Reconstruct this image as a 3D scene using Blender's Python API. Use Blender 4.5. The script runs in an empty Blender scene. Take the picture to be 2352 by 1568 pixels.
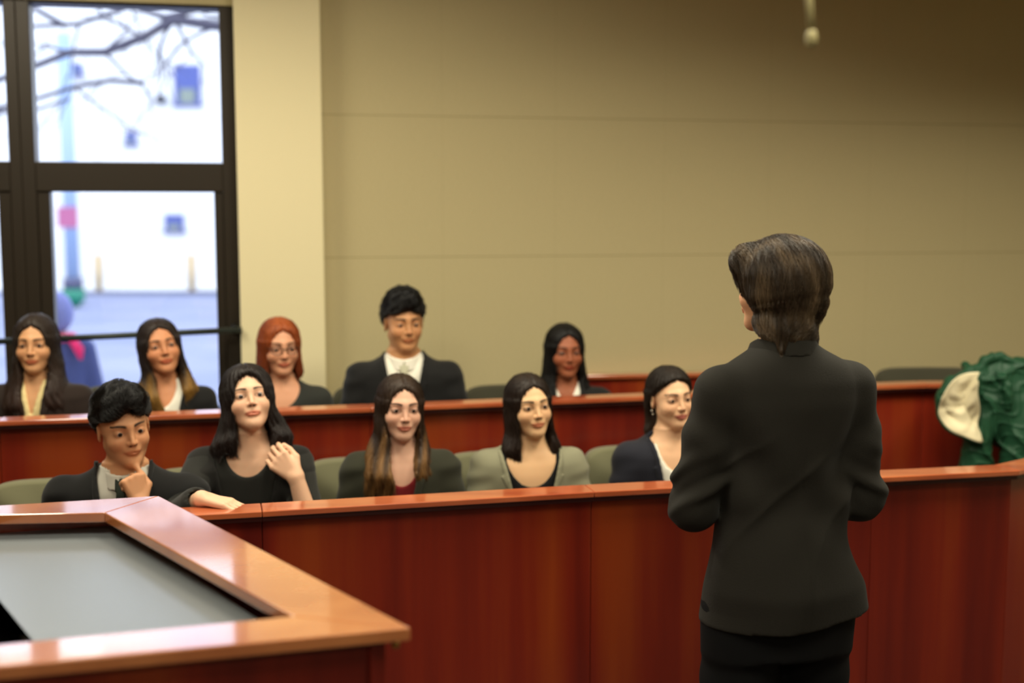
import bpy, math, random
import numpy as np
from mathutils import Vector, Matrix, Euler
random.seed(4); RNG = np.random.default_rng(4)
SC = bpy.context.scene
COL = SC.collection
PI = math.pi
# ------------------------------------------------------------------ camera
FPX = 2800.0; TILT = math.atan(304/FPX); CAMH = 1.80
cam = bpy.data.objects.new('camera', bpy.data.cameras.new('camera')); COL.objects.link(cam)
cam.location = (0, 0, CAMH); cam.rotation_euler = (PI/2 - TILT, 0, 0)
cam.data.sensor_width = 36; cam.data.lens = 36*FPX/2352
cam.data.clip_end = 300
cam.data.dof.use_dof = True; cam.data.dof.focus_distance = 3.38; cam.data.dof.aperture_fstop = 1.35
SC.camera = cam
# ------------------------------------------------------------------ colour, world, lamps
SC.view_settings.view_transform = 'Standard'; SC.view_settings.look = 'None'
SC.view_settings.exposure = 0.0; SC.view_settings.gamma = 1.0; SC.view_settings.use_curve_mapping = False
W = bpy.data.worlds.new('sky'); SC.world = W; W.use_nodes = True
wn = W.node_tree.nodes; wl = W.node_tree.links
bg = wn['Background']; bg.inputs['Strength'].default_value = 3.8
tcw = wn.new('ShaderNodeTexCoord'); nzw = wn.new('ShaderNodeTexNoise'); nzw.inputs['Scale'].default_value = 5
crw = wn.new('ShaderNodeValToRGB'); crw.color_ramp.elements[0].color = (.62, .72, 1, 1); crw.color_ramp.elements[1].color = (1, 1, 1, 1)
crw.color_ramp.elements[0].position = .35; crw.color_ramp.elements[1].position = .6
wl.new(tcw.outputs['Generated'], nzw.inputs['Vector']); wl.new(nzw.outputs['Fac'], crw.inputs['Fac']); wl.new(crw.outputs['Color'], bg.inputs['Color'])
def area(x, y, z, sx, sy, watts, colr=(1, .92, .72), spread=180, rot=(0, 0, 0)):
    l = bpy.data.lights.new('ceiling_lamp', 'AREA'); l.shape = 'RECTANGLE'; l.size = sx; l.size_y = sy
    l.energy = watts; l.color = colr; l.spread = math.radians(spread)
    o = bpy.data.objects.new('ceiling_lamp', l); COL.objects.link(o); o.location = (x, y, z); o.rotation_euler = rot
    return o
area(-2.1, 4.0, 3.1, .6, 1.2, 46, spread=178)
area(-0.4, 3.9, 3.1, .6, 1.2, 46, spread=178)
area(1.3, 3.8, 3.1, .6, 1.2, 46, spread=155)
area(3.0, 4.0, 3.1, .6, 1.2, 42, spread=145)
area(-1.3, 1.6, 3.1, .6, 1.2, 38, spread=165)
area(0.9, 1.4, 3.1, .6, 1.2, 30, spread=145)
area(0.0, -1.2, 3.1, .6, 1.2, 38, spread=150)
# ------------------------------------------------------------------ pixel -> place helpers (2352 x 1568)
def ray(px, py):
    dx = (px-1176)/FPX; dz = -(py-784)/FPX
    return np.array([dx, math.cos(TILT)+dz*math.sin(TILT), -math.sin(TILT)+dz*math.cos(TILT)])
CO = np.array([0, 0, CAMH])
def atY(px, py, Y): d = ray(px, py); return CO + d*Y/d[1]
def atz(px, py, z): d = ray(px, py); return CO + d*(z-CAMH)/d[2]
WT = math.radians(12)
def atp(px, py, Y0): d = ray(px, py); return CO + d*Y0/(d[1]-d[0]*math.tan(WT))
# ------------------------------------------------------------------ materials
def sr(r, g, b):
    f = lambda c: (c/255/12.92) if c/255 <= .04045 else ((c/255+.055)/1.055)**2.4
    return (f(r), f(g), f(b), 1)
def mat(name, col, rough=.6, metal=0, spec=.5, coat=0, coatr=.1, sheen=0, bump=None, attr=False, sss=0, ramp=None, emit=None, bd=.002, cior=1.5):
    m = bpy.data.materials.new(name); m.use_nodes = True
    n = m.node_tree.nodes; l = m.node_tree.links; b = n['Principled BSDF']
    b.inputs['Base Color'].default_value = col; b.inputs['Roughness'].default_value = rough; b.inputs['Metallic'].default_value = metal
    b.inputs['Specular IOR Level'].default_value = spec; b.inputs['Coat Weight'].default_value = coat; b.inputs['Coat Roughness'].default_value = coatr
    b.inputs['Sheen Weight'].default_value = sheen
    if sss:
        b.inputs['Subsurface Weight'].default_value = sss; b.inputs['Subsurface Radius'].default_value = (1, .35, .2); b.inputs['Subsurface Scale'].default_value = .006
    b.inputs['Coat IOR'].default_value = cior
    tc = n.new('ShaderNodeTexCoord'); mp = n.new('ShaderNodeMapping'); l.new(tc.outputs['Object'], mp.inputs['Vector'])
    nz = None
    if attr:
        a = n.new('ShaderNodeAttribute'); a.attribute_name = 'Col'; l.new(a.outputs['Color'], b.inputs['Base Color'])
    if ramp:   # (scale xyz, noise scale, [(pos,color)...], detail)
        mp.inputs['Scale'].default_value = ramp[0]
        nz = n.new('ShaderNodeTexNoise'); nz.inputs['Scale'].default_value = ramp[1]; nz.inputs['Detail'].default_value = ramp[3] if len(ramp) > 3 else 4
        l.new(mp.outputs['Vector'], nz.inputs['Vector'])
        cr = n.new('ShaderNodeValToRGB'); e = cr.color_ramp.elements
        for i, (p, c) in enumerate(ramp[2]):
            if i < 2: e[i].position = p; e[i].color = c
            else: k = e.new(p); k.color = c
        l.new(nz.outputs['Fac'], cr.inputs['Fac']); l.new(cr.outputs['Color'], b.inputs['Base Color'])
    if bump:   # (scale xyz, noise scale, strength)
        mp2 = n.new('ShaderNodeMapping'); l.new(tc.outputs['Object'], mp2.inputs['Vector']); mp2.inputs['Scale'].default_value = bump[0]
        n2 = n.new('ShaderNodeTexNoise'); n2.inputs['Scale'].default_value = bump[1]; n2.inputs['Detail'].default_value = 3
        l.new(mp2.outputs['Vector'], n2.inputs['Vector'])
        bp = n.new('ShaderNodeBump'); bp.inputs['Strength'].default_value = bump[2]; bp.inputs['Distance'].default_value = bd
        l.new(n2.outputs['Fac'], bp.inputs['Height']); l.new(bp.outputs['Normal'], b.inputs['Normal'])
    if emit:
        b.inputs['Emission Color'].default_value = emit[0]; b.inputs['Emission Strength'].default_value = emit[1]
    return m
def fabric_wall(name):
    m = mat(name, (0, 0, 0, 1), .9, spec=.15); n = m.node_tree.nodes; l = m.node_tree.links; b = n['Principled BSDF']
    tc = n['Texture Coordinate']
    mp = n.new('ShaderNodeMapping'); mp.inputs['Scale'].default_value = (90, 90, 420); l.new(tc.outputs['Object'], mp.inputs['Vector'])
    nz = n.new('ShaderNodeTexNoise'); nz.inputs['Scale'].default_value = 1; nz.inputs['Detail'].default_value = 3; l.new(mp.outputs['Vector'], nz.inputs['Vector'])
    cr = n.new('ShaderNodeValToRGB'); cr.color_ramp.elements[0].position = .3; cr.color_ramp.elements[1].position = .7
    cr.color_ramp.elements[0].color = sr(188, 175, 134); cr.color_ramp.elements[1].color = sr(201, 188, 146)
    l.new(nz.outputs['Fac'], cr.inputs['Fac'])
    sep = n.new('ShaderNodeSeparateXYZ'); l.new(tc.outputs['Object'], sep.inputs['Vector'])
    def seam(sock, period, offset, half):
        a = n.new('ShaderNodeMath'); a.operation = 'SUBTRACT'; l.new(sock, a.inputs[0]); a.inputs[1].default_value = offset
        d = n.new('ShaderNodeMath'); d.operation = 'PINGPONG'; l.new(a.outputs[0], d.inputs[0]); d.inputs[1].default_value = period/2
        c = n.new('ShaderNodeMath'); c.operation = 'LESS_THAN'; l.new(d.outputs[0], c.inputs[0]); c.inputs[1].default_value = half
        return c
    h = seam(sep.outputs['Z'], .667, 1.572, .0011); v = seam(sep.outputs['X'], .556, .772, .0009)
    v2 = n.new('ShaderNodeMath'); v2.operation = 'MULTIPLY'; l.new(v.outputs[0], v2.inputs[0]); v2.inputs[1].default_value = .22
    mx = n.new('ShaderNodeMath'); mx.operation = 'MAXIMUM'; l.new(h.outputs[0], mx.inputs[0]); l.new(v2.outputs[0], mx.inputs[1])
    mix = n.new('ShaderNodeMixRGB'); l.new(mx.outputs[0], mix.inputs['Fac']); l.new(cr.outputs['Color'], mix.inputs['Color1']); mix.inputs['Color2'].default_value = sr(112, 98, 66)
    l.new(mix.outputs['Color'], b.inputs['Base Color'])
    bp = n.new('ShaderNodeBump'); bp.inputs['Strength'].default_value = .25; bp.inputs['Distance'].default_value = .001
    l.new(nz.outputs['Fac'], bp.inputs['Height']); l.new(bp.outputs['Normal'], b.inputs['Normal'])
    return m
M = {}
M['wall'] = fabric_wall('woven_wallcovering')
M['plaster'] = mat('cream_plaster', sr(238, 226, 184), .8, spec=.2, bump=((1, 1, 1), 60, .08))
M['plain'] = mat('beige_paint', sr(190, 176, 140), .9)
M['ceiling'] = mat('ceiling_tile', sr(190, 184, 160), .95)
M['carpet'] = mat('carpet', sr(60, 52, 50), .95)
M['bronze'] = mat('dark_bronze_frame', sr(46, 38, 28), .45, metal=.3)
M['glass'] = None
M['wood'] = mat('mahogany_panel', (0, 0, 0, 1), .32, spec=.4, coat=.25, coatr=.2,
    ramp=((3.2, 3.2, .16), 1.6, [(.34, sr(98, 24, 18)), (.66, sr(152, 62, 24)), (.5, sr(130, 38, 20))], 6), bump=((60, 60, 2.5), 1, .04))
M['wooddark'] = mat('mahogany_nosing', sr(48, 14, 14), .35, coat=.2)
M['ledge'] = mat('mahogany_ledge', (0, 0, 0, 1), .28, spec=.5, coat=1, coatr=.09, cior=1.9,
    ramp=((1.2, 6, 6), 2, [(.3, sr(168, 74, 44)), (.7, sr(204, 112, 66))], 5))
M['rim'] = mat('glossy_light_mahogany', (0, 0, 0, 1), .25, spec=.6, coat=1, coatr=.07, cior=1.9,
    ramp=((2, 2, 2), 2.2, [(.3, sr(168, 92, 50)), (.7, sr(202, 130, 76))], 5))
M['desktop'] = mat('grey_laminate', sr(112, 118, 122), .4, spec=.5, coat=.5, coatr=.3)
M['black'] = mat('black_rubber', sr(14, 12, 12), .6)
M['brass'] = mat('brass', sr(190, 150, 80), .3, metal=.9)
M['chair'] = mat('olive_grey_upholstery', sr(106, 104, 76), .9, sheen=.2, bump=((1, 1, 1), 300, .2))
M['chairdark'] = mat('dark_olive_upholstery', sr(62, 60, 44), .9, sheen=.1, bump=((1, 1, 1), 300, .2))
M['steel'] = mat('black_steel', sr(22, 22, 22), .4, metal=.6)
M['rail'] = mat('painted_rail', sr(52, 58, 54), .4, metal=.4)
M['pale'] = mat('pale_plastic', sr(170, 160, 112), .5)
# ------------------------------------------------------------------ object helpers
def thing(name, label, cat, loc=(0, 0, 0), rz=0, group=None):
    o = bpy.data.objects.new(name, None); COL.objects.link(o); o.location = loc; o.rotation_euler = (0, 0, rz)
    o['label'] = label; o['category'] = cat
    if group: o['group'] = group
    return o
def mesh_obj(name, v, f, m, parent=None, smooth=False, col=None, bevel=0, loc=None):
    me = bpy.data.meshes.new(name)
    if isinstance(v, np.ndarray) and isinstance(f, np.ndarray):
        nv, nf, k = len(v), len(f), f.shape[1]
        me.vertices.add(nv); me.vertices.foreach_set('co', v.astype(np.float32).ravel())
        me.loops.add(nf*k); me.loops.foreach_set('vertex_index', f.astype(np.int32).ravel())
        me.polygons.add(nf); me.polygons.foreach_set('loop_start', np.arange(0, nf*k, k, dtype=np.int32)); me.polygons.foreach_set('loop_total', np.full(nf, k, np.int32))
        me.update(calc_edges=True); me.validate()
    else: me.from_pydata([tuple(map(float, p)) for p in v], [], f)
    if smooth: me.polygons.foreach_set('use_smooth', np.ones(len(me.polygons), bool))
    if col is not None:
        a = me.color_attributes.new('Col', 'FLOAT_COLOR', 'POINT'); a.data.foreach_set('color', col.astype(np.float32).ravel())
    if m: me.materials.append(m)
    o = bpy.data.objects.new(name, me); COL.objects.link(o)
    if parent: o.parent = parent
    if loc is not None: o.location = loc
    if bevel:
        b = o.modifiers.new('bevel', 'BEVEL'); b.width = bevel; b.segments = 2; b.limit_method = 'ANGLE'
    return o
class MB:
    def __init__(s): s.v = []; s.f = []
    def prism(s, pts, z0, z1):
        n = len(pts); b = len(s.v)
        a = sum(pts[i][0]*pts[(i+1) % n][1]-pts[(i+1) % n][0]*pts[i][1] for i in range(n))
        if a < 0: pts = pts[::-1]
        s.v += [(p[0], p[1], z0) for p in pts] + [(p[0], p[1], z1) for p in pts]
        s.f += [tuple(b+i for i in range(n))[::-1], tuple(b+n+i for i in range(n))]
        s.f += [(b+i, b+(i+1) % n, b+n+(i+1) % n, b+n+i) for i in range(n)]
        return s
    def box(s, x0, x1, y0, y1, z0, z1): return s.prism([(x0, y0), (x1, y0), (x1, y1), (x0, y1)], z0, z1)
    def tube(s, pts, rads, n=10):
        pts = [Vector(p) for p in pts]; b0 = len(s.v); prev = None
        if not hasattr(rads, '__len__'): rads = [rads]*len(pts)
        for i, p in enumerate(pts):
            t = (pts[min(i+1, len(pts)-1)]-pts[max(i-1, 0)]).normalized()
            u = (prev - t*prev.dot(t)) if prev else t.orthogonal()
            u.normalize(); w = t.cross(u); prev = u
            for k in range(n):
                a = 2*PI*k/n; s.v.append(tuple(p+(u*math.cos(a)+w*math.sin(a))*rads[i]))
        for i in range(len(pts)-1):
            for k in range(n):
                a = b0+i*n+k; c = b0+i*n+(k+1) % n; s.f.append((a, c, c+n, a+n))
        s.f.append(tuple(b0+k for k in range(n))[::-1]); e = b0+(len(pts)-1)*n; s.f.append(tuple(e+k for k in range(n)))
        return s
    def sphere(s, c, r, nu=16, nv=10):
        if not hasattr(r, '__len__'): r = (r, r, r)
        b = len(s.v); s.v.append((c[0], c[1], c[2]-r[2]))
        for j in range(1, nv):
            ph = -PI/2+PI*j/nv
            for i in range(nu): s.v.append((c[0]+r[0]*math.cos(ph)*math.cos(2*PI*i/nu), c[1]+r[1]*math.cos(ph)*math.sin(2*PI*i/nu), c[2]+r[2]*math.sin(ph)))
        s.v.append((c[0], c[1], c[2]+r[2])); t = len(s.v)-1
        for i in range(nu):
            s.f.append((b, b+1+(i+1) % nu, b+1+i)); q = b+1+(nv-2)*nu; s.f.append((t, q+i, q+(i+1) % nu))
            for j in range(nv-2): a = b+1+j*nu; s.f.append((a+i, a+(i+1) % nu, a+nu+(i+1) % nu, a+nu+i))
        return s
    def go(s, name, m, parent=None, smooth=False, bevel=0, origin=(0, 0, 0), **k):
        return mesh_obj(name, [(p[0]-origin[0], p[1]-origin[1], p[2]-origin[2]) for p in s.v], s.f, m, parent, smooth, bevel=bevel, **k)
def structure(o): o['kind'] = 'structure'; return o
# ------------------------------------------------------------------ room shell
WR = dict(loc=(0, 5.95, 0))
def wu(px): return atp(px, 400, 5.95)[0]/math.cos(WT)
def wz(py, px=300): return atp(px, py, 5.95)[2]
def inwall(o): o.location = (0, 5.95, 0); o.rotation_euler = (0, 0, WT); return o
U_W = wu(545); U_P = wu(738); CEIL = 3.15
zt = wz(5)
w = MB(); w.box(U_W, 6.5, 0, .2, -.1, CEIL); w.box(-6.5, U_W, 0, .2, zt, CEIL)
inwall(structure(w.go('wall_back', M['wall'])))
w = MB(); w.box(-6.5, U_W, 0, .2, -.1, .55); inwall(structure(w.go('wall_back', M['wall'])))
w = MB(); w.box(U_W, U_P, -.11, 0, 0, CEIL); inwall(structure(w.go('wall_pillar', M['plaster'], bevel=.004)))
structure(MB().box(-5.2, -5.0, -3, 5.2, -.1, CEIL).go('wall_left', M['plain']))
structure(MB().box(4.6, 4.8, -3, 7.4, -.1, CEIL).go('wall_right', M['plain']))
structure(MB().box(-5.2, 4.8, -3.2, -3, -.1, CEIL).go('wall_front', M['plain']))
structure(MB().box(-5.2, 4.8, -3.2, 7.4, CEIL, CEIL+.1).go('ceiling', M['ceiling']))
structure(MB().box(-5.2, 4.8, -3.2, 7.2, -.1, 0).go('floor', M['carpet']))
# windows: two bays of dark frame, the right bay with an upper and a lower pane
gm = bpy.data.materials.new('clear_glass'); gm.use_nodes = True
gn = gm.node_tree.nodes; gl = gm.node_tree.links; gn.remove(gn['Principled BSDF'])
gt = gn.new('ShaderNodeBsdfTransparent'); gg = gn.new('ShaderNodeBsdfGlossy'); gg.inputs['Roughness'].default_value = .02
gx = gn.new('ShaderNodeMixShader'); gx.inputs[0].default_value = .05; gt.inputs['Color'].default_value = (.93, .96, .98, 1)
gl.new(gt.outputs[0], gx.inputs[1]); gl.new(gg.outputs[0], gx.inputs[2]); gl.new(gx.outputs[0], gn['Material Output'].inputs['Surface'])
M['glass'] = gm
z_tr0, z_tr1 = wz(440), wz(372)
bays = [(wu(-330), wu(48), wu(-300), wu(20), wu(-270), wu(-10)), (wu(48), U_W, wu(80), wu(511), wu(110), wu(490))]
for i, (a, b, ua, ub, la, lb) in enumerate(bays):
    f = MB()
    f.box(a, ua, .02, .14, .55, zt); f.box(ub, b, .02, .14, .55, zt)          # outer stiles
    f.box(ua, ub, .02, .14, z_tr0-.0, z_tr1)                                   # transom
    f.box(ua, ub, .02, .14, zt-.012, zt); f.box(ua, ub, .02, .14, .55, .62)
    f.box(ua, la, .03, .12, .62, z_tr0); f.box(lb, ub, .03, .12, .62, z_tr0)   # inner lower sash
    wo = inwall(structure(f.go('window_%d' % (i+1), M['bronze'], bevel=.004)))
    g = MB().box(ua, ub, .075, .08, z_tr1, zt-.012).go('pane', M['glass'], wo)
    g = MB().box(la, lb, .075, .08, .62, z_tr0).go('pane', M['glass'], wo)
w = MB(); w.box(-6.5, wu(-330), .02, .2, .55, zt); inwall(structure(w.go('wall_back', M['wall'])))
# rail across the window
hr = thing('window_handrail', 'dark horizontal metal handrail crossing in front of the window', 'handrail', (0, 5.95, 0), WT)
MB().tube([(wu(-40), -.13, wz(772)), (wu(548), -.13, wz(752, 500))], .014, 12).go('rail', M['rail'], hr, True)
MB().tube([(wu(532), -.13, wz(752, 500)), (wu(532), .01, wz(752, 500))], [.022, .018], 10).go('bracket', M['steel'], hr, True)
# ------------------------------------------------------------------ jury box woodwork
def offs(poly, d):     # shift a polyline away from the camera by d
    out = []
    for i, p in enumerate(poly):
        a = poly[max(i-1, 0)]; b = poly[min(i+1, len(poly)-1)]
        t = Vector((b[0]-a[0], b[1]-a[1])).normalized(); out.append((p[0]-t.y*d, p[1]+t.x*d))
    return out
def woodwall(name, label, poly, ztop, z0, joints, ledge_d, mats):
    org = (poly[len(poly)//2][0], poly[len(poly)//2][1], z0)
    t = thing(name, label, 'jury box wall', org)
    f = poly; bk = offs(poly, ledge_d); pf = offs(poly, .035); pb = offs(poly, .085); nf = offs(poly, .006)
    for i in range(len(poly)-1):
        g = .0012
        def seg(A, B, g=g):
            a = Vector(A[i]); b = Vector(A[i+1]); c = Vector(B[i+1]); d = Vector(B[i]); t_ = (b-a).normalized()*g
            return [tuple(a+t_), tuple(b-t_), tuple(c-t_), tuple(d+t_)]
        MB().prism(seg(pf, pb, .0006), z0, ztop-.030).go('panel', mats[0], t, bevel=.003, origin=org)
        MB().prism(seg(f, bk, .0008), ztop-.019, ztop).go('ledge', mats[1], t, bevel=.003, origin=org)
        MB().prism(seg(nf, offs(poly, ledge_d-.01), 0), ztop-.034, ztop-.019).go('nosing', mats[2], t, bevel=.002, origin=org)
    return t
FP = [(-2.05, 3.355), (-.765, 3.655), (.27, 3.915), (1.262, 4.13), (1.795, 4.243), (2.3, 4.62)]
woodwall('jury_box_wall', 'long mahogany front wall of the jury box behind the standing woman', FP, .88, 0, None, .11, (M['wood'], M['ledge'], M['wooddark']))
SP = [(-2.9, 4.13), (-1.88, 4.395), (-.55, 4.70), (.586, 5.00), (1.30, 5.24), (1.84, 5.352), (2.5, 5.385)]
woodwall('jury_box_divider', 'mahogany divider wall between the two rows of jurors', SP, 1.03, 0, None, .10, (M['wood'], M['ledge'], M['wooddark']))
# raised platform under the rear row
pl = [(p[0], p[1]) for p in offs(SP, .09)]
structure(MB().prism(pl + [(2.5, 6.3), (-2.9, 5.25)], 0, .12).go('floor_platform', M['carpet']))
# rear partition behind the rear row
a = atY(1335, 861, 5.98); b = atY(1900, 861, 6.16)
RP = [(a[0], a[1]), (b[0], b[1])]
pt = thing('wood_partition', 'low mahogany partition against the rear wall behind the second row', 'partition', (a[0], a[1], .12))
MB().prism([RP[0], RP[1], offs(RP, .04)[1], offs(RP, .04)[0]], .12, a[2]-.02).go('panel', M['wood'], pt, origin=(a[0], a[1], .12))
MB().prism([offs(RP, -.02)[0], offs(RP, -.02)[1], offs(RP, .05)[1], offs(RP, .05)[0]], a[2]-.02, a[2]).go('cap', M['ledge'], pt, bevel=.003, origin=(a[0], a[1], .12))
# ------------------------------------------------------------------ foreground bench with recessed grey top
ZR = 1.08
def pz(px, py, z=ZR): q = atz(px, py, z); return (q[0], q[1])
A = pz(944, 1441); B = pz(365, 1138); C0 = pz(0, 1160); D0 = pz(0, 1530)
a_in = pz(672, 1414); b_in = pz(240, 1177); c_in = pz(0, 1182); d_in = pz(0, 1479)
def ext(p, q, s): return (p[0]+(q[0]-p[0])*s, p[1]+(q[1]-p[1])*s)
C = ext(B, C0, 2.1); D = ext(A, D0, 1.5); ci = ext(b_in, c_in, 2.6); di = ext(a_in, d_in, 1.6)
org = (A[0], A[1], 0)
bench = thing('clerk_bench', 'glossy mahogany bench with raised rim and grey inset top in the left foreground', 'desk', org)
rz0, rz1 = ZR-.024, ZR
for q in ([A, B, b_in, a_in], [B, C, ci, b_in], [D, A, a_in, di]):
    MB().prism(q, rz0, rz1).go('rim', M['rim'], bench, bevel=.003, origin=org)
def toward(p, q, d): v = Vector(q)-Vector(p); return tuple(Vector(p)+v.normalized()*d)
Ao = toward(toward(A, B, .03), D, .03); Bo = toward(toward(B, A, .03), C, .03)
Co = toward(C, ext(B, C, .5), 0); Co = (C[0]+(Bo[0]-B[0]), C[1]+(Bo[1]-B[1])); Do = (D[0]+(Ao[0]-A[0]), D[1]+(Ao[1]-A[1]))
def slab(p, q, th): 
    v = (Vector(q)-Vector(p)).normalized(); n = Vector((-v.y, v.x))*th
    return [p, q, tuple(Vector(q)+n), tuple(Vector(p)+n)]
MB().prism(slab(Ao, Bo, .03), 0, rz0).go('side_panel', M['wood'], bench, origin=org)
MB().prism(slab(Do, Ao, .03), 0, rz0).go('front_panel', M['wood'], bench, origin=org)
MB().prism(slab(Bo, Co, .03), 0, rz0).go('back_panel', M['wood'], bench, origin=org)
# inset: dark channel and grey surface lying below the rim
zg = ZR-.055
g1 = pz(598, 1424, zg); g2 = pz(300, 1200, zg); g2 = pz(262, 1196, zg); g3 = ext(g2, pz(0, 1222, zg), 2.3); g4 = pz(76, 1475, zg); g5 = pz(0, 1383, zg)
gl5 = ext(g4, g5, 3.0)
MB().prism([g1, g2, g3, ext(g4, g5, 7), g4, ], zg-.02, zg).go('grey_top', M['desktop'], bench, bevel=.002, origin=org)
MB().prism([ext(A, a_in, .9), ext(B, b_in, .9), Co, Do], zg-.10, zg-.06).go('recess_floor', M['black'], bench, origin=org)
MB().sphere(atY(908, 1479, A[1]+.02), .008).go('screw_cap', M['brass'], bench, True, origin=org)
# ------------------------------------------------------------------ hanging pale cord near the camera
pA = atY(1862, 88, 2.0)
hc = thing('hanging_cord', 'thin pale cord with a small bulbous end hanging from the ceiling', 'cord', (pA[0], pA[1], CEIL))
MB().tube([(0, 0, 0), (-.004, 0, -.3), (-.004, 0, pA[2]-CEIL+.06), (.001, 0, pA[2]-CEIL+.01)], .006, 8).go('cord', M['pale'], hc, True)
MB().sphere((.001, 0, pA[2]-CEIL), (.010, .010, .016)).go('end_weight', M['pale'], hc, True)
# ------------------------------------------------------------------ chairs
def superslab(w, h, d, cx, cy, cz, r, curve=0, n=24, ny=2):
    """rounded upholstered slab, w x h in x-z, d thick, front curving"""
    m = MB(); ring = []
    for k in range(n*4):
        a = 2*PI*k/(n*4); c, s = math.cos(a), math.sin(a); e = .28
        ring.append((w/2*math.copysign(abs(c)**e, c), h/2*math.copysign(abs(s)**e, s)))
    prof = [(0, 0), (.80, 0), (.95, .12), (1, .4), (1, .6), (.95, .88), (.80, 1), (0, 1)]
    N = len(ring)
    for (q, t) in prof:
        q = max(q, .001)
        for (x, z) in ring: m.v.append((cx+x*(1-(1-q)*.25 if q > .5 else q), cy+(t-.5)*d+curve*(x*x), cz+z*(1-(1-q)*.25 if q > .5 else q)))
    for j in range(len(prof)-1):
        for k in range(N): a = j*N+k; b = j*N+(k+1) % N; m.f.append((a, b, b+N, a+N))
    return m
def build_chair(label, loc, rz, mt, group, seat=.43, top=.86):
    t = thing('juror_chair', label, 'chair', loc, rz, group)
    hh = top-seat-.03
    superslab(.53, hh, .075, 0, -.25, seat+.03+hh/2, .05, .35).go('backrest', mt, t, True)
    s = superslab(.50, .48, .09, 0, 0, 0, .05)
    s.v = [(x, z, y+seat-.045) for (x, y, z) in s.v]; s.f = [f[::-1] for f in s.f]; s.go('seat', mt, t, True)
    MB().box(-.03, .03, -.24, -.20, seat-.08, seat+.1).go('back_bracket', M['steel'], t)
    MB().tube([(0, 0, .08), (0, 0, seat-.09)], .028, 12).go('column', M['steel'], t, True)
    b = MB()
    for k in range(5): a = 2*PI*k/5+.3; b.tube([(0, 0, .09), (.26*math.cos(a), .26*math.sin(a), .03)], [.022, .014], 8)
    b.go('star_base', M['steel'], t, True)
    return t
CHF = [(172, 4.30), (520, 4.50), (868, 4.68), (1176, 4.80), (1490, 4.92)]
LBF = ['olive-grey upholstered juror chair behind the young man in the front row', 'olive-grey juror chair behind the woman with raised hand',
       'olive-grey juror chair behind the woman with long wavy brown hair', 'olive-grey juror chair behind the woman in the grey blazer', 'olive-grey juror chair behind the woman in the navy blazer']
for (px, Y), lb in zip(CHF, LBF):
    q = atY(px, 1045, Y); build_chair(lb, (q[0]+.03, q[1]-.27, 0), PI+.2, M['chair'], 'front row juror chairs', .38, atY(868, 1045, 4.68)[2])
CHB = [(36, 5.15), (340, 5.25), (905, 5.55), (1200, 5.62), (2112, 5.98)]
LBB = ['dark olive juror chair in the rear row behind the woman at far left', 'dark olive juror chair in the rear row in front of the window',
       'dark olive juror chair behind the man in the rear row', 'dark olive juror chair at left of the black-haired woman in the rear row', 'empty dark olive juror chair in the rear row beside the green jacket']
for (px, Y), lb in zip(CHB, LBB):
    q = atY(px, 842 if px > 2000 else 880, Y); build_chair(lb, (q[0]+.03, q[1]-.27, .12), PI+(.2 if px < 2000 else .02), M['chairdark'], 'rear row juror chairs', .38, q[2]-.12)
# ================================================================== implicit surfaces
f32 = np.float32
def smin(a, b, k):
    if k <= 0: return np.minimum(a, b)
    h = np.maximum(k-np.abs(a-b), 0)/k
    return np.minimum(a, b)-h*h*k*.25
def smax(a, b, k): return -smin(-a, -b, k)
def caps(p, a, b, ra, rb=None):
    rb = ra if rb is None else rb
    x, y, z = p; ax, ay, az = a; dx, dy, dz = b[0]-ax, b[1]-ay, b[2]-az
    L = dx*dx+dy*dy+dz*dz+1e-12
    h = np.clip(((x-ax)*dx+(y-ay)*dy+(z-az)*dz)/L, 0, 1)
    return np.sqrt((x-ax-h*dx)**2+(y-ay-h*dy)**2+(z-az-h*dz)**2)-(ra+(rb-ra)*h)
def chain(p, pts, rads, k=.01):
    d = None
    for i in range(len(pts)-1):
        e = caps(p, pts[i], pts[i+1], rads[i], rads[i+1]); d = e if d is None else smin(d, e, k)
    return d
def ell(p, c, r, R=None):
    x, y, z = p[0]-c[0], p[1]-c[1], p[2]-c[2]
    if R is not None: x, y, z = R[0][0]*x+R[1][0]*y+R[2][0]*z, R[0][1]*x+R[1][1]*y+R[2][1]*z, R[0][2]*x+R[1][2]*y+R[2][2]*z
    k0 = np.sqrt((x/r[0])**2+(y/r[1])**2+(z/r[2])**2); k1 = np.sqrt((x/r[0]**2)**2+(y/r[1]**2)**2+(z/r[2]**2)**2)+1e-9
    return k0*(k0-1)/k1
def loft(p, tab, infl=0, pw=2.0):
    """stack of superellipse sections; tab rows: z, rx, ry, cx, cy"""
    x, y, z = p; T = np.array(tab, float)
    if len(T) > 3:      # soften the kinks between sections
        zz = np.linspace(T[0, 0], T[-1, 0], 160); hw_ = max(2, int(.022/(zz[1]-zz[0]))); kn = np.hanning(2*hw_+3)[1:-1]; kn /= kn.sum(); pad = len(kn)//2
        cols = [zz]+[np.convolve(np.pad(np.interp(zz, T[:, 0], T[:, i]), pad, mode='reflect', reflect_type='odd'), kn, 'valid') for i in range(1, 5)]
        T = np.stack(cols, 1)
    g = lambda i: np.interp(z, T[:, 0], T[:, i])
    rx = g(1)+infl; ry = g(2)+infl; u = np.abs((x-g(3))/rx); v = np.abs((y-g(4))/ry)
    q = (u**pw+v**pw)**(1/pw)
    d = (q-1)*np.minimum(rx, ry)
    return np.maximum(d*.9, np.maximum(T[0, 0]-infl-z, z-T[-1, 0]-infl))
def axis(*segs):     # (start, end, step) segments
    out = []
    for a, b, s in segs:
        n = max(1, int(round((b-a)/s))); out += list(np.linspace(a, b, n, endpoint=False))
    return np.array(out+[segs[-1][1]])
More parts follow.
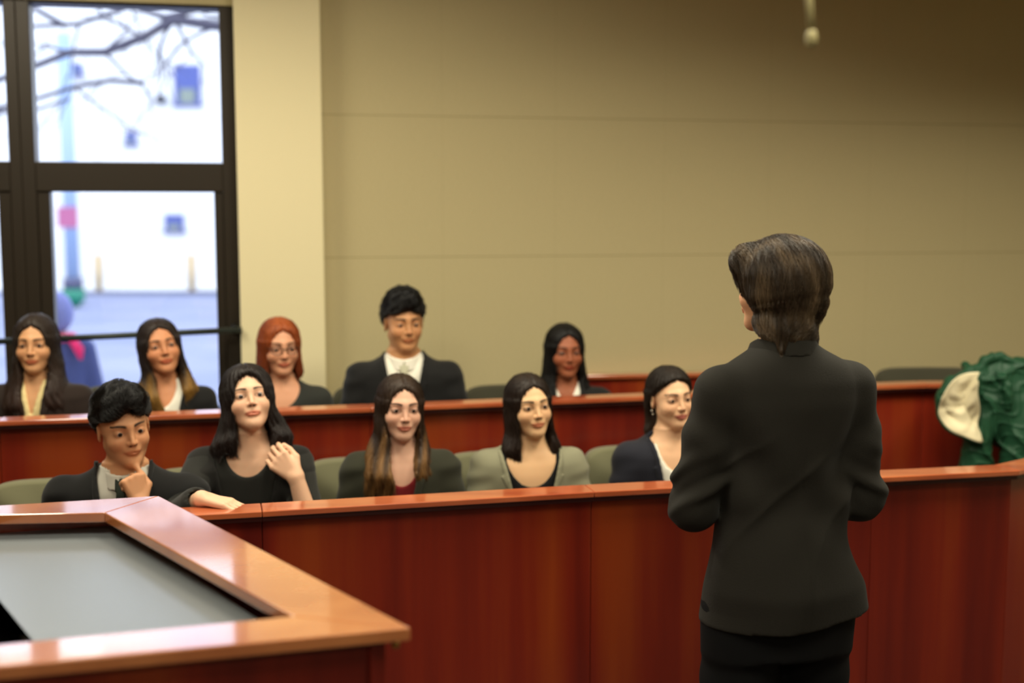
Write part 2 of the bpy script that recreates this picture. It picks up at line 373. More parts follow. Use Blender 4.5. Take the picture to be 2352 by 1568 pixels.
class Field:
    def __init__(s, xs, ys, zs): s.x, s.y, s.z = xs, ys, zs; s.F = np.full((len(xs), len(ys), len(zs)), .5, f32)
    def op(s, fn, k=.01, bb=None, cut=False, T=None):
        sl = []
        for i, ax in enumerate((s.x, s.y, s.z)):
            if bb is None: sl.append(slice(0, len(ax)))
            else: sl.append(slice(max(0, int(np.searchsorted(ax, bb[0][i]))-1), min(len(ax), int(np.searchsorted(ax, bb[1][i]))+1)))
        if any(q.stop <= q.start for q in sl): return s
        p = (s.x[sl[0]][:, None, None], s.y[sl[1]][None, :, None], s.z[sl[2]][None, None, :])
        if T is not None: p = T(p)
        d = np.broadcast_to(fn(p), s.F[tuple(sl)].shape)
        s.F[tuple(sl)] = smax(s.F[tuple(sl)], -d, k) if cut else smin(s.F[tuple(sl)], d, k)
        return s
    def mesh(s):
        F = s.F; F[0] = F[-1] = np.maximum(F[0], .01); F[:, 0] = np.maximum(F[:, 0], .01); F[:, -1] = np.maximum(F[:, -1], .01); F[:, :, 0] = np.maximum(F[:, :, 0], .01); F[:, :, -1] = np.maximum(F[:, :, -1], .01)
        return nets(F, s.x, s.y, s.z)
def nets(F, xs, ys, zs):
    s = F < 0
    c = s[:-1, :-1, :-1].astype(np.int8)
    for i, j, k in ((1, 0, 0), (0, 1, 0), (0, 0, 1), (1, 1, 0), (1, 0, 1), (0, 1, 1), (1, 1, 1)):
        c += s[i:F.shape[0]-1+i, j:F.shape[1]-1+j, k:F.shape[2]-1+k]
    act = (c > 0) & (c < 8)
    I, J, K = np.nonzero(act); n = len(I)
    idx = np.full(act.shape, -1, np.int32); idx[I, J, K] = np.arange(n)
    acc = np.zeros((n, 3)); cnt = np.zeros(n)
    V = {}
    for a in (0, 1):
        for b in (0, 1):
            for d in (0, 1): V[a, b, d] = F[I+a, J+b, K+d]
    P = lambda o: np.stack([xs[I+o[0]], ys[J+o[1]], zs[K+o[2]]], 1)
    for ax in range(3):
        for u in (0, 1):
            for w_ in (0, 1):
                o = [u, w_]; o.insert(ax, 0); e = list(o); e[ax] = 1; o = tuple(o); e = tuple(e)
                f0, f1 = V[o], V[e]; m = (f0 < 0) != (f1 < 0)
                t = np.where(m, f0/(np.where(m, f0-f1, 1)), 0)[:, None]
                acc += np.where(m[:, None], P(o)*(1-t)+P(e)*t, 0); cnt += m
    v = acc/cnt[:, None]
    faces = []
    for ax in range(3):
        lo = [slice(1, -1)]*3; lo[ax] = slice(0, -1); hi = list(lo); hi[ax] = slice(1, None)
        a = s[tuple(lo)]; b = s[tuple(hi)]; i, j, k = np.nonzero(a != b)
        st = a[i, j, k]; q = [i, j, k]
        for m in range(3):
            if m != ax: q[m] = q[m]+1
        A1, A2 = [m for m in range(3) if m != ax]
        def cell(d1, d2):
            r = [q[0], q[1], q[2]]; r[A1] = r[A1]-d1; r[A2] = r[A2]-d2; return idx[r[0], r[1], r[2]]
        quad = np.stack([cell(1, 1), cell(0, 1), cell(0, 0), cell(1, 0)], 1)
        flip = ~st if ax != 1 else st
        quad[flip] = quad[flip][:, ::-1]; faces.append(quad)
    f = np.concatenate(faces); f = f[(f >= 0).all(1)]
    a, b, c_ = v[f[:, 0]], v[f[:, 1]], v[f[:, 2]]
    if len(f) and np.einsum('ij,ij->i', a, np.cross(b, c_)).sum() < 0: f = f[:, ::-1].copy()
    return v, f
def fold(p, amp, fx=20, fz=20, seed=0.):
    x, y, z = p
    return amp*(np.sin(fx*x+fz*z+1.3*np.sin(fz*.7*z+seed)+seed)*.5+np.sin(fx*1.7*y-fz*1.3*z+2*seed+1.1*np.sin(fx*x))*.5)
def rotm(yaw, pitch, roll):   # local head rotation: yaw about z, pitch about x (positive looks up), roll about y
    return np.array(Matrix.Rotation(yaw, 3, 'Z') @ Matrix.Rotation(pitch, 3, 'X') @ Matrix.Rotation(roll, 3, 'Y'))
# ------------------------------------------------------------------ head
def head_sdf(p, male=False, smile=0., ears=True):
    x, y, z = p; ax = np.abs(x); q = (ax, y, z)
    j = 1.0 if male else .0
    d = ell(p, (0, -.018, .030), (.073, .092, .083))
    d = smin(d, ell(p, (0, .020, -.008), (.063+.002*j, .064, .080)), .02)
    d = smin(d, ell(p, (0, .034, -.058), (.043+.006*j, .044, .050)), .026)       # lower face
    d = smin(d, caps(q, (.043+.008*j, .0, -.050), (.012, .060, -.092), .013, .014), .030)   # jaw
    d = smin(d, ell(p, (0, .066, -.096), (.017+.004*j, .016, .015)), .020)     # chin
    d = smin(d, ell(q, (.038, .048, -.032), (.022, .026, .020)), .026)     # cheek
    d = smin(d, caps(q, (.0, .078, .024), (.036, .064, .022), .008+.0018*j, .007), .018)          # brow ridge
    d = smax(d, -ell(q, (.0315, .098, .001), (.020, .021, .012)), .016)       # sockets
    d = smin(d, ell(q, (.0315, .0670, .0005), (.0158, .0135, .0115)), .006)   # lids
    d = smax(d, -ell(q, (.0315, .0840, -.0008), (.0136, .0105, .0044)), .0022)
    d = smin(d, caps(p, (0, .082, .010), (0, .0985, -.030), .0055, .0080), .015)   # nose
    d = smin(d, ell(q, (.0095, .0885, -.0325), (.0070, .0085, .0062)), .007)
    d = smax(d, -ell(q, (.0060, .0925, -.0390), (.0028, .0045, .0022)), .002)
    d = smin(d, ell(p, (0, .078, -.054), (.022, .012, .013)), .014)
    zl = z-.16*smile*ax*ax/.024
    pl_ = (x, y, zl)
    d = smin(d, ell(pl_, (0, .0820, -.0588), (.0225, .0085, .0038)), .005)
    d = smin(d, ell(pl_, (0, .0815, -.0668), (.0180, .0092, .0046)), .005)
    d = smax(d, -ell(pl_, (0, .0915, -.0627), (.0220, .006, .0009)), .002)
    if ears:
        R = np.array(Euler((-.15, -.0, -.35)).to_matrix())
        d = smin(d, ell(q, (.0755, -.008, -.006), (.0065, .0165, .030), R), .006)
        d = smax(d, -ell(q, (.0835, -.002, -.004), (.005, .008, .016), R), .004)
    return d
def head_colours(v, skin, lip, brow, male=False, makeup=.5, smile=0.):
    x, y, z = v.T; ax = np.abs(x); n = len(v); c = np.tile(np.array(skin), (n, 1)); c[:, 3] = 1
    def blend(w_, colr):
        w_ = np.clip(w_, 0, 1)[:, None]; c[:, :3] = c[:, :3]*(1-w_)+np.array(colr[:3])*w_
    front = y > .03
    blend(front*np.exp(-(((ax-.040)/.020)**2+((z+.030)/.020)**2))*.22, np.array(skin)*np.array([1.0, .66, .60, 1]))
    blend(front*np.exp(-((ax/.012)**2+((z+.032)/.012)**2))*.25, np.array(skin)*np.array([1.0, .66, .6, 1]))
    zl = z-.16*smile*ax*ax/.024
    lips = (1.25-np.sqrt((ax/.0245)**2+((zl+.0630)/.0088)**2))*3
    blend(front*(y > .066)*lips, lip)
    t = np.clip((ax-.012)/.040, 0, 1); zb = .0212+.0052*np.sin(t*2.5)-.001*t
    wb = .0048*(1-.6*t)+(.0008 if male else .0)
    blend(front*(ax > .010)*(ax < .054)*(1.3-np.abs(z-zb)/wb)*1.3*np.clip((ax-.009)/.007, 0, 1), brow)
    e = np.sqrt(((ax-.0315)/.0155)**2+((z-.0002)/.0072)**2)
    blend(front*(y > .055)*np.clip(1-np.abs(e-1)*2.6, 0, 1)*makeup, np.array([.03, .02, .015]))
    blend(front*(y > .05)*np.exp(-(((ax-.0315)/.020)**2+((z-.003)/.013)**2))*.30, np.array(skin)*np.array([.62, .45, .42, 1]))
    blend((np.sqrt(((ax-.0065)/.005)**2+((z+.0385)/.004)**2+((y-.094)/.01)**2) < 1)*.8, np.array([.05, .02, .015]))
    return c
def hand_sdf(p, w, d, n, t, curl=(.5, .6, .5), s=1.0, thumb=.5):
    """w wrist, d along the palm, n out of the palm side, t towards the thumb"""
    w, d, n, t = map(np.array, (w, d, n, t)); d = d/np.linalg.norm(d); n = n-d*np.dot(n, d); n = n/np.linalg.norm(n); t = t-d*np.dot(t, d)-n*np.dot(t, n); t = t/np.linalg.norm(t)
    o = None
    for i in range(4):
        kn = w+(d*(.086-.004*abs(i-1))+t*(.031-.0205*i)*1.0)*s
        e = caps(p, w+t*(.014-.009*i)*s, kn, .0135*s, .0108*s); o = e if o is None else smin(o, e, .014*s)
    fing = None
    for i in range(4):
        kn = w+(d*(.086-.004*abs(i-1))+t*(.031-.0205*i))*s; a = 0; q = kn; L = [.042, .026, .021]; ls = [.95, 1.05, 1.0, .8][i]
        rr = [.0092, .0084, .0078, .0068]
        for k in range(3):
            a += curl[k]*(1+.06*i); dirn = d*math.cos(a)+n*math.sin(a); q2 = q+dirn*L[k]*ls*s
            e = caps(p, q, q2, rr[k]*s, rr[k+1]*s); o = smin(o, e, .004*s); q = q2
    b = w+(d*.018+t*.020)*s; m1 = b+(d*.030+t*.026+n*.012)*s; m2 = m1+(d*(.034)+t*(.010)*(1-thumb)-t*.008*thumb+n*.020*thumb)*s; m3 = m2+(d*.026-t*.010*thumb+n*.012*thumb)*s
    o = smin(o, caps(p, b, m1, .0145*s, .0120*s), .012*s); o = smin(o, caps(p, m1, m2, .0112*s, .0095*s), .004*s); o = smin(o, caps(p, m2, m3, .0095*s, .0078*s), .003*s)
    return o
# ------------------------------------------------------------------ hair
def hair_shell(grow=.010): return lambda p: ell(p, (0, -.018, .032), (.075+grow, .094+grow, .084+grow))
def grooves(p, amp, n=26, seed=0):
    x, y, z = p; th = np.arctan2(x, -(y-.02)); return amp*(np.sin(th*n+6*z*10+seed)*.6+np.sin(th*n*2.3-z*35+seed*2)*.4)
def make_hair(fn, bb, step, Rm, c, name, m, parent, nstr, slen, srad, flow, colr, smat, seed=1, sc=1.0, jitter=.006, label=None, npt=9):
    F = Field(axis((bb[0][0], bb[1][0], step)), axis((bb[0][1], bb[1][1], step)), axis((bb[0][2], bb[1][2], step)))
    F.op(fn, 0)
    v, f = F.mesh(); vw = (v*sc)@Rm.T+c
    colv = colr(v) if callable(colr) else np.tile(np.array(colr), (len(v), 1))
    o = mesh_obj(name, vw, f, m, parent, True, colv)
    if label: o['label'] = label
    if nstr:
        rg = np.random.default_rng(seed)
        s0 = v[rg.integers(0, len(v), nstr)]+rg.normal(0, .0015, (nstr, 3))
        pts = [s0]; p = s0.copy(); e = .002
        off = rg.uniform(-.003, jitter*.45, nstr)
        L = slen*rg.uniform(.5, 1.25, nstr)/(npt-1); wob = rg.normal(0, .16, (nstr, 3))
        def ev(q): return fn((q[:, 0], q[:, 1], q[:, 2]))
        live = np.ones(nstr, bool)
        for i in range(npt-1):
            d0 = ev(p); g = np.stack([ev(p+np.eye(3)[k]*e)-d0 for k in range(3)], 1)/e
            g /= np.linalg.norm(g, axis=1, keepdims=True)+1e-6
            bot = np.clip((-g[:, 2]-.35)/.3, 0, 1)[:, None]
            D = flow(p)+wob; D = D/(np.linalg.norm(D, axis=1, keepdims=True)+1e-9); D = D-g*(D*g).sum(1, keepdims=True)*.92*(1-bot); D /= np.linalg.norm(D, axis=1, keepdims=True)+1e-6
            q = p+D*L[:, None]*np.where(bot > .5, .4, 1); d1 = ev(q)
            q = q-g*(np.clip(d1-off, -.01, .01)[:, None]*(.8 if i < npt-3 else .4)*(1-bot))
            live &= (ev(q) < .011)
            p = np.where(live[:, None], q, p)
            pts.append(p.copy())
        Pn = np.stack(pts, 1); Pw = (Pn.reshape(-1, 3)*sc)@Rm.T+c
        hc_ = bpy.data.hair_curves.new('hair_strands'); hc_.add_curves([npt]*nstr)
        hc_.points.foreach_set('position', Pw.astype(f32).ravel())
        tap = np.array([1]*(npt-3)+[.85, .6, .2])*srad
        hc_.points.foreach_set('radius', np.tile(tap, nstr).astype(f32))
        cc = colr(Pn.reshape(-1, 3)) if callable(colr) else np.tile(np.array(colr), (nstr*npt, 1))
        cc = cc.copy(); cc[:, :3] *= np.repeat(rg.uniform(.6, 1.5, nstr), npt)[:, None]
        a = hc_.attributes.new('Col', 'FLOAT_COLOR', 'POINT'); a.data.foreach_set('color', cc.astype(f32).ravel())
        hc_.materials.append(smat)
        so = bpy.data.objects.new('hair_strands', hc_); COL.objects.link(so); so.parent = o; so['kind'] = 'stuff'
    return o
M['hair'] = mat('hair_mass', (0, 0, 0, 1), .5, spec=.25, attr=True)
M['strand'] = mat('hair_strands', (0, 0, 0, 1), .38, spec=.45, attr=True)
M['skin'] = mat('skin', (0, 0, 0, 1), .52, spec=.35, attr=True, sss=.12, bump=((1, 1, 1), 500, .08), bd=.0005)
M['eye'] = mat('eye', (0, 0, 0, 1), .12, spec=.6, attr=True)
M['silver'] = mat('silver', sr(210, 208, 200), .25, metal=1)
M['specs'] = mat('dark_spectacle_frame', sr(40, 24, 18), .3)
CL = {}
def cloth(name, c, sheen=.1, rough=.85, fine=500):
    if name not in CL: CL[name] = mat(name, sr(*c), rough, spec=.2, sheen=sheen, bump=((1, 1, 1), fine, .25), bd=.0008)
    return CL[name]
def flow_down(part=0., back=1.5, lat=9.):
    def f(q):
        x, y, z = q.T; top = np.clip((z-.04)/.06, 0, 1)
        return np.stack([lat*(x-part)*top, -back*top*np.ones_like(x)*.4+0*y, -np.ones_like(x)], 1)
    return f
def face_open(p, w=.068, top=.150, yc=.130, ry=.105, zc=-.045):
    x, y, z = p; q = (np.abs(x/w)**2.7+np.abs((z-zc)/top)**2.7)**(2/2.7)+((y-yc)/ry)**2
    return (np.sqrt(q)-1)*w*.9
def long_hair(drop=-.25, rj=.086, rb=.098, cyb=.0, ryb=.075, fw=(.052, .040), behind=False, grow=.008, w=.072, top=.150, wave=.003, hang=0., part=0., groove=.0018, chop=.010, yj=-.022):
    """shell on the crown plus a curtain of hair whose section runs from the jaw to the ends, open at the front"""
    def fn(p):
        x, y, z = p
        if hang: y = y+math.tan(hang)*np.maximum(-z-.01, 0)
        k = np.clip((-z-.02)/.10, 0, 1)
        if wave: x = x+wave*k*np.sin(z*52+3*y*10); y = y+wave*k*np.cos(z*44+x*14)
        q = (x, y, z)
        d = hair_shell(grow)(q)
        cur = loft(q, [(drop, rb*.86, ryb*.8, 0, cyb), (drop*.7, rb, ryb, 0, cyb), (-.10, rj, .085, 0, yj+cyb*.3), (-.03, .082+grow*.5, .096, 0, -.024), (.03, .078+grow*.6, .096, 0, -.020)], 0, 2.3)
        ends = drop+chop*np.sin(x*70+2)+chop*.7*np.sin(x*170+y*60)+.02*np.abs(x)/.1
        cur = np.maximum(cur, ends-z)
        d = smin(d, cur, .012)
        d = smax(d, -face_open(q, w=w, top=top), .010)
        fwz = np.interp(-z, [.02, .08, .13, -drop], [w*.86, w*.80, fw[0], fw[1]])
        yo = np.interp(-z, [.02, .10, .16], [.035, .0, -.03 if behind else -.01])
        slot = np.maximum(np.maximum(np.abs(x)-fwz, yo-y), z+.02) if not behind else np.maximum(z-.018-.85*y, -.036-y)
        d = smax(d, -slot, .012)
        d = smax(d, -caps((x, y, z), (0, .0, -.09), (0, -.01, -.40), .046, .046), .01)
        d = d+.004*np.exp(-((x-part)/.004)**2)*np.clip((z-.04)/.03, 0, 1)
        return d+grooves(q, groove)
    return fn
def side_locks(s, drop, out=.082, fy=.045, r=.022, y0=.025, top=.045):
    return ([(s*.050, y0+.030, top+.01), (s*.073, y0, .0), (s*out, y0-.012, -.07), (s*(out+.006), fy*.6, (-.07+drop)/2-.03), (s*(out-.005), fy, drop)], [.008, .012, r*.85, r*1.0, r*.7])
# ------------------------------------------------------------------ seated figure
def person(label, head_px, Y, yaw, hyaw=0., hpitch=0., hroll=0., skin=(214, 160, 124), lip=None, male=False, lean=.03, hs=1.0, sh=1.0,
           hair=None, hcol=None, nstr=2500, flow=None, clothes=(), arms=None, smile=.3, hbb=None, browc=(.03, .018, .012), slump=0., extras=None, eye=(48, 28, 16), slen=.09, tilt_torso=0., fine=.003, seat_z=None):
    hw = atY(head_px[0], head_px[1], Y)
    Rz = Matrix.Rotation(PI+yaw, 3, 'Z')
    loc = Vector((hw[0], hw[1], 0)) - Rz @ Vector((0, lean, 0))
    root = thing('person', label, 'person', loc, PI+yaw, 'jurors seated in the box')
    zo = hw[2]-.745
    Hc = np.array([0, lean, .745+zo]); R = rotm(hyaw, hpitch, hroll)
    toL = lambda dx, dy, dz: tuple(np.array(Rz.transposed() @ Vector((dx, dy, dz)))+Hc)    # world offset from the head centre -> local
    dL = lambda dx, dy, dz: tuple(np.array(Rz.transposed() @ Vector((dx, dy, dz))))
    sw = (1.13 if male else 1.0)*sh
    # z, rx, ry, cx, cy
    lc = lambda z: lean*max(0, (z-.1)/.55)
    base = [(.0, .165, .11), (.10, .170, .115), (.26, .140, .100), (.40, .158, .108), (.49, .172, .100), (.535, .168, .088), (.565, .135, .074), (.590, .085, .062), (.610, .060, .055), (.625, .054, .052)]
    tab = [(z+zo, rx*(sw if z > .2 else 1), ry*(1.08 if male else 1), 0, lc(z)-.012) for z, rx, ry in base]
    neck_top = Hc+R@np.array([0, -.012, -.05]); neck_a = (0, lc(.56)-.012, .56+zo)
    nr = .059 if male else .050
    arms = (arms(toL, dL) if callable(arms) else arms) or {}
    AR = {}
    for s, key in ((1, 'R'), (-1, 'L')):      # local +x is the person's right when facing +y
        S = (s*.158*sw, lc(.53)-.01, .520+zo); g = arms.get(key)
        E_ = g['elbow'] if g else (s*.215*sw, .04, .25+zo); Wr = g['wrist'] if g else (s*.12, .20, .18+zo)
        AR[key] = (S, E_, Wr, g)
    fzx, fzy, fzz = [], [], []
    xs = axis((-.36, -.10, .014), (-.10, .10, fine), (.10, .36, .014)); ys = axis((-.16+min(0, lean), -.09+lean, .012), (-.09+lean, .135+lean, fine), (.135+lean, .62, .02))
    zs = axis((0.0, .50+zo, .02), (.50+zo, .59+zo, .007), (.59+zo, .88+zo, fine))
    for key in AR:
        g = AR[key][3]
        if g and g.get('hand'):
            w = np.array(g['wrist'])+np.array(g['hand'][0])*.07
            def refine(ax, c, r=.10, st=.0042):
                keep = ax[(ax < c-r) | (ax > c+r)]; inn = ax[(ax >= c-r) & (ax <= c+r)]
                if len(inn) > 2 and np.max(np.diff(inn)) <= st*1.05: return ax
                fine_ = inn if False else np.arange(c-r, c+r, st); return np.unique(np.round(np.concatenate([keep, fine_]), 5))
            xs, ys, zs = refine(xs, w[0]), refine(ys, w[1]), refine(zs, w[2])
    B = Field(xs, ys, zs)
    B.op(lambda p: loft(p, tab), 0, ((-.3, -.3, -.02+zo), (.3, .3, .66+zo)))
    for key, (S, E_, Wr, g) in AR.items():
        B.op(lambda p: caps(p, S, E_, .045, .038), .03); B.op(lambda p: caps(p, E_, Wr, .038, .026), .02)
        if g and g.get('hand'):
            w = np.array(Wr)
            B.op(lambda p: hand_sdf(p, Wr, *g['hand'], **g.get('hk', {})), .012, (w-.16, w+.16))
        else: B.op(lambda p: hand_sdf(p, Wr, ((.8 if key == 'L' else -.8), .5, -.1), (0, 0, -1), (0, 1, 0)), .012, (np.array(Wr)-.16, np.array(Wr)+.16))
    hz_ = .085+zo
    for s in (1, -1):
        B.op(lambda p: caps(p, (s*.09, .0, hz_), (s*.11, .26, hz_), .080, .060), .03)
        B.op(lambda p: caps(p, (s*.11, .26, hz_), (s*.11, .25, .09), .055, .036), .02)
        B.op(lambda p: caps(p, (s*.11, .22, .05), (s*.12, .33, .035), .036, .030), .02)
    for s in (1, -1): B.op(lambda p: caps(p, (s*.022, lc(.57)+.046, .560+zo), (s*.080*sw, lc(.57)+.030, .560+zo), .007, .005), .020, ((-.2, -.1, .5+zo), (.2, .3, .65+zo)))
    B.op(lambda p: caps(p, neck_a, tuple(neck_top), nr*1.05, nr*.96), .035, ((-.15, -.2, .48+zo), (.15, .35, .8+zo)))
    def toH(p):
        X, Yy, Z = np.broadcast_arrays(p[0]-Hc[0], p[1]-Hc[1], p[2]-Hc[2]); Ri = R.T/hs
        return (Ri[0, 0]*X+Ri[0, 1]*Yy+Ri[0, 2]*Z, Ri[1, 0]*X+Ri[1, 1]*Yy+Ri[1, 2]*Z, Ri[2, 0]*X+Ri[2, 1]*Yy+Ri[2, 2]*Z)
    B.op(lambda p: head_sdf(p, male, smile), .02, (Hc-.16, Hc+.16), T=toH)
    v, f = B.mesh()
    skl = np.array(sr(*skin)); lipc = np.array(sr(*lip)) if lip else skl*(np.array([.86, .62, .58, 1]) if male else np.array([.88, .50, .48, 1]))
    q = ((v-Hc)@R)/hs
    colr = head_colours(q, skl, lipc, browc, male, .25 if male else .75, smile)
    far = (q[:, 2] < -.13) | (np.abs(q[:, 0]) > .1) | (np.linalg.norm(q, axis=1) > .15); colr[far] = skl
    mesh_obj('body', v, f, M['skin'], root, True, colr)
    for s in (1, -1):
        e = MB().sphere((0, 0, 0), .0122*hs, 32, 30); ev = np.array(e.v)[:, [0, 2, 1]]*np.array([-1, 1, 1]); gz = np.array([0, 1, 0.0])
        dd = (ev/np.linalg.norm(ev, axis=1, keepdims=True))@(gz/np.linalg.norm(gz))
        cc = np.tile(np.array([.36, .32, .28, 1]), (len(ev), 1)); cc[dd > .835] = sr(*eye); cc[dd > .97] = (.004, .004, .004, 1)
        ctr = Hc+R@np.array([s*.0315, .0680, .0])*hs
        mesh_obj('eye', [tuple(ctr+R@a_) for a_ in ev], e.f, M['eye'], root, True, cc)
    if hair is not None:
        bb = hbb or ((-.15, -.17, -.30), (.15, .13, .14))
        make_hair(hair, bb, .0035 if nstr > 4000 else .0045, R*1.0, Hc, 'hair', M['hair'], root, int(nstr*1.8), slen, .0004, flow or ((lambda q: np.stack([.9*np.sin(q[:, 1]*60+q[:, 2]*40), .8*np.sin(q[:, 0]*50+q[:, 2]*35)-.4, .7+.6*np.sin(q[:, 0]*45)], 1)) if male else flow_down()), hcol, M['strand'], sc=hs, jitter=(.022 if male else .006))
    for cl in clothes: cl(root, tab, zo, AR, lc, sw, neck_a, Hc, R)
    # trousers or skirt hidden behind the wall
    Tf = Field(axis((-.26, .26, .02)), axis((-.17, .60, .02)), axis((.04, .24+zo, .02)))
    Tf.op(lambda p: loft(p, [(-.03+zo, .175, .125, 0, 0), (.13+zo, .178, .125, 0, 0)]), 0)
    for s in (1, -1):
        Tf.op(lambda p: caps(p, (s*.09, .0, hz_), (s*.11, .26, hz_), .097, .080), .03); Tf.op(lambda p: caps(p, (s*.11, .26, hz_), (s*.11, .25, .14), .076, .062), .02)
    tv, tf = Tf.mesh(); mesh_obj('trousers', tv, tf, cloth('black_suiting', (22, 22, 22)), root, True)
    if extras: extras(root, Hc, R, toL)
    return root
def top_piece(name, m, infl, vneck=None, scoop=None, sleeves=True, armr=None, lap=0., seed=0., step=.007, amp=None, hem=.02, sleeve_to=1.0, label=None, lapmat=None, short=None, zcap=.60):
    """garment; vneck=(half width at collar, bottom z) cuts an open front, scoop=(half width, bottom z) a round neckline"""
    armr = armr or (.041+infl*.95, .034+infl*.85, .025+infl*.75); amp = (.0028 if infl > .015 else .0008) if amp is None else amp
    def go(root, tab, zo, AR, lc, sw, neck_a, Hc, R):
        allp = np.array([q for k in AR for q in AR[k][:3]])
        lo = allp.min(0)-.09; hi = allp.max(0)+.09; lo = np.minimum(lo, (-.26, -.18, hem+zo-.02)); hi = np.maximum(hi, (.26, .20, .66+zo))
        F = Field(axis((lo[0], hi[0], step)), axis((lo[1], hi[1], step)), axis((max(lo[2], hem+zo-.1), hi[2], step)))
        def torso(p, i=infl):
            d = loft(p, tab, i); x, y, z = p
            return np.maximum(d+fold(p, amp, 16, 22, seed), np.maximum(hem+zo-z, z-(zcap+zo+.02)))
        F.op(torso, 0)
        if sleeves:
            for key, (S, E_, Wr, g) in AR.items():
                st = (g or {}).get('sleeve', sleeve_to); W2 = tuple(np.array(E_)+(np.array(Wr)-np.array(E_))*st)
                F.op(lambda p: caps(p, (S[0], S[1], S[2]), E_, armr[0], armr[1])+fold(p, amp*1.6, 18, 60, seed+1), .035)
                if st > 0: F.op(lambda p: caps(p, E_, W2, armr[1], armr[2])+fold(p, amp*1.4, 25, 60, seed+2), .02)
                if st > 0:
                    d_ = (np.array(Wr)-np.array(E_)); d_ = d_/np.linalg.norm(d_); F.op(lambda p: np.maximum(caps(p, W2, tuple(np.array(W2)+d_*.16), .028+armr[2]*.15, .028), -((p[0]-W2[0])*d_[0]+(p[1]-W2[1])*d_[1]+(p[2]-W2[2])*d_[2])-.01), .0, cut=True)
        nx = tuple(np.array(neck_a)+np.array([0, .0, .10]))
        if vneck:
            hwid, zb = vneck
            def vcut(p):
                x, y, z = p; w_ = np.interp(z, [zb+zo, .60+zo, .70+zo], [0.0, hwid, hwid*1.05]); w_ = np.where(z < zb+zo, -.02, w_)
                return np.maximum(np.abs(x)-w_, -(y-lc(.55)-.0))
            F.op(vcut, .004, cut=True)
        if scoop:
            F.op(lambda p: ell(p, (0, lc(.6)+.07, .63+zo), (scoop[0], .10, .63-scoop[1])), .004, cut=True)
        F.op(lambda p: caps(p, neck_a, tuple(neck_a+np.array([0, .012, .12])), .056*min(sw, 1.12)+.006), .004, cut=True)
        v, f = F.mesh(); o = mesh_obj(name, v, f, m, root, True)
        if label: o['label'] = label
        if vneck and lap:
            hwid, zb = vneck; G = Field(axis((-.20, .20, .005)), axis((-.02, .24+abs(lc(.6)), .005)), axis((zb+zo-.01, .64+zo, .005)))
            def lapel(p):
                x, y, z = p; ax = np.abs(x); w_ = np.interp(z, [zb+zo, .60+zo], [0, hwid])
                out = np.interp(z, [zb+zo, .45+zo, .50+zo, .505+zo, .60+zo], [.006, hwid*.5+lap, hwid*.7+lap*1.05, hwid*.7+lap*.75, hwid+.012])
                sh_ = loft(p, tab, infl+.007)+fold(p, amp, 16, 22, seed); inn = loft(p, tab, infl-.006)
                return np.maximum(np.maximum(sh_, -inn), np.maximum(np.maximum(w_-.003-ax, ax-out), lc(.5)-y+.02))
            G.op(lapel, 0); lv, lf = G.mesh()
            if len(lv): mesh_obj('lapel', lv, lf, lapmat or m, root, True)
        return o
    return go
def tie_piece(m, m2=None):
    def go(root, tab, zo, AR, lc, sw, neck_a, Hc, R):
        G = Field(axis((-.05, .05, .004)), axis((.0, .25+abs(lc(.6)), .004)), axis((.28+zo, .61+zo, .004)))
        def fn(p):
            x, y, z = p; w_ = np.interp(z, [.28+zo, .545+zo, .55+zo, .585+zo], [.034, .014, .019, .021])
            return np.maximum(np.maximum(loft(p, tab, .020+0*z), -loft(p, tab, .006)), np.maximum(np.abs(x)-w_, np.maximum(z-.588-zo, lc(.55)-y+.02)))
        G.op(fn, 0); v, f = G.mesh(); mesh_obj('necktie', v, f, m, root, True)
    return go
def collar_piece(m):
    def go(root, tab, zo, AR, lc, sw, neck_a, Hc, R):
        G = Field(axis((-.11, .11, .004)), axis((-.12+lc(.6), .14+lc(.6), .004)), axis((.52+zo, .68+zo, .004)))
        c = np.array(neck_a)
        def fn(p):
            x, y, z = p; r = np.sqrt((x)**2+((y-c[1]-.012)/1.05)**2)
            rr = np.interp(z, [.55+zo, .63+zo], [.082, .064]); top = .628+zo-.35*np.maximum(y-c[1], 0)
            d = np.maximum(np.abs(r-rr)-.0045, np.maximum(z-top, top-.045-z+0*x))
            gap = np.abs(x)-.25*np.maximum(top-.01-z, 0)-.002
            return np.maximum(d, -np.maximum(gap, c[1]+.02-y))
        G.op(fn, 0); v, f = G.mesh(); mesh_obj('shirt_collar', v, f, m, root, True)
    return go
# ================================================================== hair styles
def tone(root_c, tip_c, z0=-.02, z1=-.22, streak=0.):
    a, b = np.array(sr(*root_c)), np.array(sr(*tip_c))
    def f(v):
        t = np.clip((z0-v[:, 2])/(z0-z1), 0, 1)
        if streak: t = np.clip(t+streak*np.sin(v[:, 0]*160+v[:, 2]*30)*np.clip(t*4, 0, 1), 0, 1)
        return a+(b-a)*t[:, None]
    return f
def short_hair(vol=.014, curly=.003, fq=70, front=(0, .045, .095, .04), open_w=.066, fade=.0):
    def fn(p):
        x, y, z = p
        d = ell(p, (0, -.014, .040), (.076+vol*.6-fade, .094+vol*.6, .084+vol))
        d = smin(d, ell(p, (front[0], front[1], front[2]), (.052, .045, front[3])), .025)
        d = smax(d, -face_open(p, w=open_w, top=.152, yc=.140, ry=.092), .006)
        line = np.where(y < 0, .030+.95*y, .030+.25*y)+.0*x
        d = smax(d, line-z, .008)
        return d+curly*(np.sin(x*fq+z*fq*.6)*np.sin(y*fq*1.1+x*20)*np.cos(z*fq))
    return fn
